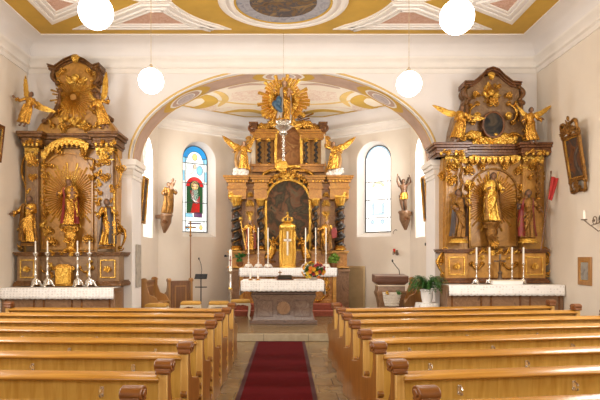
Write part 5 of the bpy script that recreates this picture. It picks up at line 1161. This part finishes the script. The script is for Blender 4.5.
# ------------------------------------------------------------------ cross, music stand, paschal candle
D = 15.35; t = thing('processional_cross', 'tall slim processional cross standing below the stained glass window', 'cross', (at(190.5, 0, D).x, D, PLAT)); zc_ = at(0, 230, D).z-PLAT
attr(t, 'base', iron, lambda m: m.lathe([(0, 0), (.15, 0), (.15, .03), (.05, .06), (.03, .12), (0, .12)], n=16))
attr(t, 'pole', stallwood, lambda m: m.tube([(0, 0, .05), (0, 0, zc_-.14)], .016, 8))
attr(t, 'cross', gold_d, lambda m: (m.box(-.018, .018, -.012, .012, zc_-.16, zc_+.22), m.box(-.13, .13, -.012, .012, zc_+.05, zc_+.09), m.ell((0, 0, zc_-.15), .035, 8, 6), m.ell((-.13, 0, zc_+.07), .025, 8, 6), m.ell((.13, 0, zc_+.07), .025, 8, 6), m.ell((0, 0, zc_+.22), .025, 8, 6)))
attr(t, 'corpus', gold, lambda m: (m.ell((0, -.02, zc_+.02), (.018, .014, .06), 8, 6), m.tube([(-.1, -.016, zc_+.08), (0, -.02, zc_+.06), (.1, -.016, zc_+.08)], .008, 6), m.ell((0, -.022, zc_+.1), .018, 8, 6)))
D = 14.9; t = thing('music_stand', 'black music stand with gooseneck microphone beside the processional cross', 'music stand', (at(201, 0, D).x, D, PLAT)); sz = lambda py: at(0, py, D).z-PLAT
attr(t, 'pole', dark_metal, lambda m: m.tube([(0, 0, .12), (0, 0, sz(276))], .014, 8))
attr(t, 'tray', dark_metal, lambda m: (m.prismx([(-.08, sz(278.5)), (-.06, sz(279)), (.10, sz(274.2)), (.09, sz(274))], -.16, .16), m.box(-.16, .16, -.10, -.06, sz(278.7), sz(278))), .004)
attr(t, 'crossbar', dark_metal, lambda m: m.box(-.155, .155, -.012, .012, sz(287.6), sz(286.6)), .004)
for i in range(3): a_ = PI/2+2*PI*i/3; attr(t, 'leg', dark_metal, lambda m: m.tube([(0, 0, .2), (.26*math.cos(a_), .26*math.sin(a_), .012)], .011, 6))
attr(t, 'microphone', dark_metal, lambda m: (m.tube([(.0, .02, sz(276)), (.02, .02, sz(270)), (.0, .0, sz(264)), (-.04, -.03, sz(259.5))], .007, 6), m.ell((-.05, -.035, sz(258.6)), (.02, .02, .03), 8, 6)))
D = 14.7; t = thing('paschal_candlestick', 'tall silver stand with the thick decorated paschal candle left of the altar', 'candlestick', (at(230.5, 0, D).x, D, PLAT)); sz = lambda py: at(0, py, D).z-PLAT
attr(t, 'stand', silver, lambda m: m.lathe([(0, 0), (.15, 0), (.14, .03), (.05, .07), (.03, .14), (.028, .3), (.05, sz(290)), (.06, sz(289)), (.028, sz(287)), (.035, sz(280)), (.028, sz(274)), (.08, sz(271.5)), (.085, sz(271)), (0, sz(271))], n=16))
attr(t, 'knop', gold_b, lambda m: m.ell((0, 0, sz(289)), (.06, .06, .045), 14, 8))
cd = attr(t, 'candle', wax, lambda m: m.lathe([(0, sz(271)), (.038, sz(271)), (.038, sz(250)), (.01, sz(249.5)), (0, sz(249.5))], n=18))
m_ = MB(); m_.box(-.012, .012, -.043, -.036, sz(266), sz(256)); m_.box(-.028, .028, -.043, -.036, sz(261), sz(259.6)); m_.finish('red_cross', red_robe, cd)
attr(t, 'snuffer_arm', dark_metal, lambda m: (m.tube([(-.03, 0, sz(256)), (-.13, 0, sz(256))], .012, 6), m.lathe([(.03, sz(257)), (.03, sz(255)), (0, sz(254.5))], (-.13, 0, 0), 10)))
# ------------------------------------------------------------------ ambo
D = 13.4; t = thing('ambo', 'brown marble ambo with a white carved basket on its front', 'lectern', (at(391.5, 0, D).x, D, PLAT)); z_ = lambda py: at(0, py, D).z-PLAT; s = D/F
b = MB(); b.loft([[(-14*s, .02, 0), (14*s, .02, 0), (14*s, .4, 0), (-14*s, .4, 0)], [(-10*s, .05, .12), (10*s, .05, .12), (10*s, .38, .12), (-10*s, .38, .12)], [(-13*s, .0, z_(299)), (13*s, .0, z_(299)), (13*s, .42, z_(299)), (-13*s, .42, z_(299))], [(-15*s, -.03, z_(293)), (15*s, -.03, z_(293)), (15*s, .45, z_(293)), (-15*s, .45, z_(293))], [(-13.5*s, -.02, z_(290)), (13.5*s, -.02, z_(290)), (13.5*s, .44, z_(290)), (-13.5*s, .44, z_(290))], [(-13.5*s, .0, z_(285)), (13.5*s, .0, z_(285)), (13.5*s, .44, z_(285)), (-13.5*s, .44, z_(285))]]); b.finish('body', brownmarble, t, bevel=.01)
b = MB(); b.box(-14*s, 14*s, -.03, .46, z_(286.2), z_(285)); b.finish('band', cream, t, bevel=.004)
b = MB(); b.loft([[(-13*s, -.02, z_(285)), (13*s, -.02, z_(285)), (13*s, .45, z_(285)), (-13*s, .45, z_(285))], [(-16.5*s, -.08, z_(282)), (16.5*s, -.08, z_(282)), (16.5*s, .5, z_(282)), (-16.5*s, .5, z_(282))], [(-16.5*s, -.08, z_(276)), (16.5*s, -.08, z_(276)), (16.5*s, .5, z_(274.4)), (-16.5*s, .5, z_(274.4))]]); b.finish('book_rest', deskwood, t, bevel=.01)
b = MB(); b.loft([[(x*s*f, y, z_(zz)) for x, y in ((-9, .06), (-8, -.07), (-3, -.12), (3, -.12), (8, -.07), (9, .06))] for zz, f in ((306, .75), (300, .95), (293, 1.1), (292, 1.12))])
for j in range(5):
    for i in range(9): b.ell(((-7.5+15*i/8)*s*(.8+.07*j), -.12+.04*abs(i-4)/4, z_(305-2.6*j)), (.022, .02, .024), 6, 5)
b.finish('carved_basket', white_robe, t, smooth=60)
b = MB()
for x, zz in ((-6, 292.5), (-4.5, 293.5), (-5.2, 291.5)): b.ell((x*s, -.13, z_(zz)), (.03, .03, .026), 8, 6)
b.finish('gilt_fruit', gold_b, t, smooth=60)
b = MB()
for a in (.2, .7, 1.2, 1.8): b.blade((5*s, -.13, z_(294)), (5*s+.11*math.cos(a), -.14, z_(294)+.11*math.sin(a)), .03, .01, (0, 1, 0))
b.finish('carved_leaf', leaf, t)
attr(t, 'microphone', dark_metal, lambda m: (m.tube([(10*s, .2, z_(275)), (9*s, .18, z_(270)), (5*s, .10, z_(266)), (1.5*s, .02, z_(262))], .009, 6), m.ell((1*s, .0, z_(260.8)), (.022, .022, .035), 8, 6)))
# beige slab against the apse wall, slab on the pier
p = at(357.5, 306, 16.35); ang = math.atan2(-1.7, 2.2)
t = thing('memorial_slab', 'plain beige stone slab leaning on the apse wall left of the ambo', 'stone slab', (2.02, 16.60, PLAT), ang)
attr(t, 'slab', beigestone, lambda m: m.box(-.33, .33, -.06, .0, 0, at(0, 266, 16.5).z-PLAT), .01)
attr(t, 'edge_moulding', beigestone, lambda m: (lambda o: m.ringprism(o, inset(o, .03), -.07, -.05))([(-.31, .03), (.31, .03), (.31, 1.25), (-.31, 1.25)]), .004)
t = thing('memorial_tablet', 'narrow grey stone tablet set on the inner side of the left arch pier', 'stone tablet', (AL+.018, 12.9, 1.02))
attr(t, 'tablet', greystone, lambda m: m.box(.0, .035, -.17, .17, 0, .96), .008)
attr(t, 'rim', greystone, lambda m: (m.box(.03, .045, -.17, .17, 0, .03), m.box(.03, .045, -.17, .17, .93, .96), m.box(.03, .045, -.17, -.14, .03, .93), m.box(.03, .045, .14, .17, .03, .93)), .003)
# ------------------------------------------------------------------ pictures
def framed(name, label, cat, loc, rz, W, Hh, pic, fm, lean=0, fw=.05, orn=False, th=.05, inner=gold_b):
    """picture facing local -Y, bottom edge at the root; leans forward by `lean`"""
    t = thing(name, label, cat, loc, rz); t.rotation_euler = (lean, 0, rz); o = [(-W/2, 0), (W/2, 0), (W/2, Hh), (-W/2, Hh)]
    b = MB(); b.ringprism(o, inset(o, fw), -th, 0); b.finish('frame', fm, t, bevel=.008)
    b = MB(); i1 = inset(o, fw-.005); b.ringprism(i1, inset(i1, .018), -th*.8, -.01); b.finish('inner_frame', inner, t, bevel=.003)
    b = MB(); b.prism(inset(o, fw), -.02, .0); b.finish('picture', pic, t)
    if orn:
        b = MB(); acanthus(b, (0, Hh+.02), .26, PI/2, -.03)
        for sg in (-1, 1): cscroll(b, (sg*W*.45, Hh+.01), (sg*.05, Hh+.17), .13, -.03, .025, sg); acanthus(b, (sg*W*.34, Hh+.02), .12, PI/2, -.03)
        b.ell((0, -.03, Hh+.30), (.03, .03, .05), 8, 6); b.finish('crest', gold_d, t, smooth=60)
        b = MB(); acanthus(b, (0, -.02), .20, -PI/2, -.03)
        for sg in (-1, 1): cscroll(b, (sg*W*.42, -.01), (sg*.05, -.14), .11, -.03, .025, -sg)
        b.finish('pendant_ornament', gold_d, t, smooth=60)
    return t
framed('framed_painting', 'gilt framed painting with carved crest leaning from the right nave wall', 'painting', (XR-.035, 10.62, 3.12), -PI/2, .62, .88, pic_wall, gold_d, lean=math.radians(9), fw=.07, orn=True)
framed('framed_print', 'small ochre framed print low on the right nave wall', 'picture', (XR-.004, 10.46, 1.18), -PI/2, .46, .52, pic_small, stallwood_l, fw=.085, th=.03)
framed('framed_painting', 'gilt framed picture on the wall beside the left arch pier', 'painting', (CP[0][0]+.04, 13.62, 2.50), PI/2, .46, 1.12, pic_wall, gold, lean=math.radians(5), fw=.05)
framed('framed_painting', 'gilt framed picture on the wall beside the right arch pier', 'painting', (CP[5][0]-.04, 13.52, 2.55), -PI/2, .42, 1.08, pic_wall, gold, lean=math.radians(5), fw=.05)
framed('framed_painting', 'dark framed painting cut by the left edge, on the left nave wall', 'painting', (XL+.035, 10.93, 3.55), PI/2, .5, .72, pic_wall, redmarble, lean=math.radians(6), fw=.06)
# wall sconce with candle on the right nave wall
D = 9.8; p = Vector((XR, D, at(0, 224, D).z)); t = thing('candle_sconce', 'wrought iron scroll sconce with white candle on the right nave wall', 'sconce', p, -PI/2)
attr(t, 'backplate', iron, lambda m: m.box(-.04, .04, -.02, -.002, -.14, .22), .006)
attr(t, 'arm', iron, lambda m: (m.tube([(0, -.02, .12), (-.04, -.10, .02), (-.12, -.20, -.02), (-.20, -.27, .08)], .011, 6), m.scroll((-.08, .08), .09, PI, 1.5, .009, -.14), m.scroll((-.01, .08), .11, 0, 1.5, .009, -.06), m.tube([(0, -.02, -.10), (-.06, -.1, -.12), (-.12, -.19, -.02)], .009, 6)))
attr(t, 'drip_pan', iron, lambda m: m.lathe([(0, .07), (.05, .08), (.055, .095), (.02, .09), (0, .09)], (-.20, -.27, 0), 14))
attr(t, 'candle', wax, lambda m: m.lathe([(0, .09), (.02, .09), (.02, .24), (.008, .25), (0, .25)], (-.20, -.27, 0), 12))
# eternal lamp, hook and switches in the chancel
u = Vector((2.2, -1.7, 0)).normalized(); base_p = Vector((3.4, 15.6, 0))-u*.40; nn = Vector((-u.y, u.x, 0))*-1
t = thing('sanctuary_lamp', 'small red glass lamp on a bracket on the apse wall above the ambo', 'lamp', (base_p.x, base_p.y, at(0, 253, 15.7).z), ang)
attr(t, 'bracket', iron, lambda m: (m.box(-.03, .03, -.015, -.002, -.06, .08), m.tube([(0, -.01, .0), (0, -.1, -.03), (0, -.16, .01)], .01, 6), m.scroll((.06, -.02), .05, PI, 1.3, .006, -.08), m.scroll((-.06, -.02), .05, 0, 1.3, .006, -.08)))
attr(t, 'cup', gold, lambda m: m.lathe([(0, .0), (.04, .01), (.05, .04), (.045, .04), (0, .03)], (0, -.16, 0), 14))
attr(t, 'red_glass', redglass, lambda m: m.lathe([(0, .035), (.025, .035), (.036, .08), (.032, .12), (.02, .12), (0, .10)], (0, -.16, 0), 14))
t = thing('wall_hook', 'thin iron hook on the apse wall above the red lamp', 'hook', (base_p.x, base_p.y, at(0, 232, 15.7).z), ang)
attr(t, 'hook', iron, lambda m: m.tube([(0, -.0, .05), (.0, -.08, .07), (-.02, -.13, .04), (-.05, -.14, -.02), (-.03, -.14, -.05)], .008, 6))
t = thing('light_switch', 'small switch box on the chancel wall beside the right arch pier', 'switch', (3.4-.002, 13.75, at(0, 244, 13.7).z))
attr(t, 'box', cream, lambda m: m.box(-.03, 0, -.05, .05, -.07, .07), .004); attr(t, 'toggle', dark_metal, lambda m: (m.box(-.045, -.028, -.03, -.01, -.04, .03), m.box(-.045, -.028, .01, .03, -.04, .03)), .003)
# ------------------------------------------------------------------ fern on a small covered stand
D = 11.85; p = at(427, 0, D); zp = at(0, 303, D).z
t = thing('plant_stand', 'small low table under a white cloth holding the fern', 'table', (p.x, D, PLAT)); h = zp-PLAT
attr(t, 'top', stallwood, lambda m: m.box(-.17, .17, -.17, .17, h-.03, h-.006), .005)
for sx in (-1, 1):
    for sy in (-1, 1): attr(t, 'leg', stallwood, lambda m: m.box(sx*.14-.02, sx*.14+.02, sy*.14-.02, sy*.14+.02, 0, h-.03), .004)
cloth('stand_cloth', 'white cloth on the small stand under the fern', p.x-.19, p.x+.19, D-.19, D+.19, zp+.002, .14, .12, cat='cloth')
t = thing('potted_fern', 'green arching fern in a white pot beside the right arch pier', 'plant', (p.x, D, zp+.008))
attr(t, 'pot', linen, lambda m: m.lathe([(0, 0), (.09, 0), (.115, .10), (.13, .24), (.145, .25), (.145, .28), (.12, .28), (.115, .24), (0, .23)], n=24))
rnd = random.Random(8)
fb = MB()
for i in range(95):
    a = rnd.random()*2*PI; L = rnd.uniform(.22, .42); up = rnd.uniform(.08, .36); pts = []
    for j in range(9):
        q_ = j/8; pts.append(Vector((math.cos(a)*L*q_, math.sin(a)*L*q_, .26+up*math.sin(q_*2.2)-.12*q_*q_)))
    fb.tube(pts, .004, 4); sd = Vector((-math.sin(a), math.cos(a), 0))
    for j in range(1, 9):
        for sg in (-1, 1): fb.blade(pts[j], pts[j]+sd*sg*.06*(1-.07*j)+(pts[j]-pts[j-1])*.6, .018, .003, (0, 0, 1))
fb.finish('fronds', leaf, t, smooth=60)
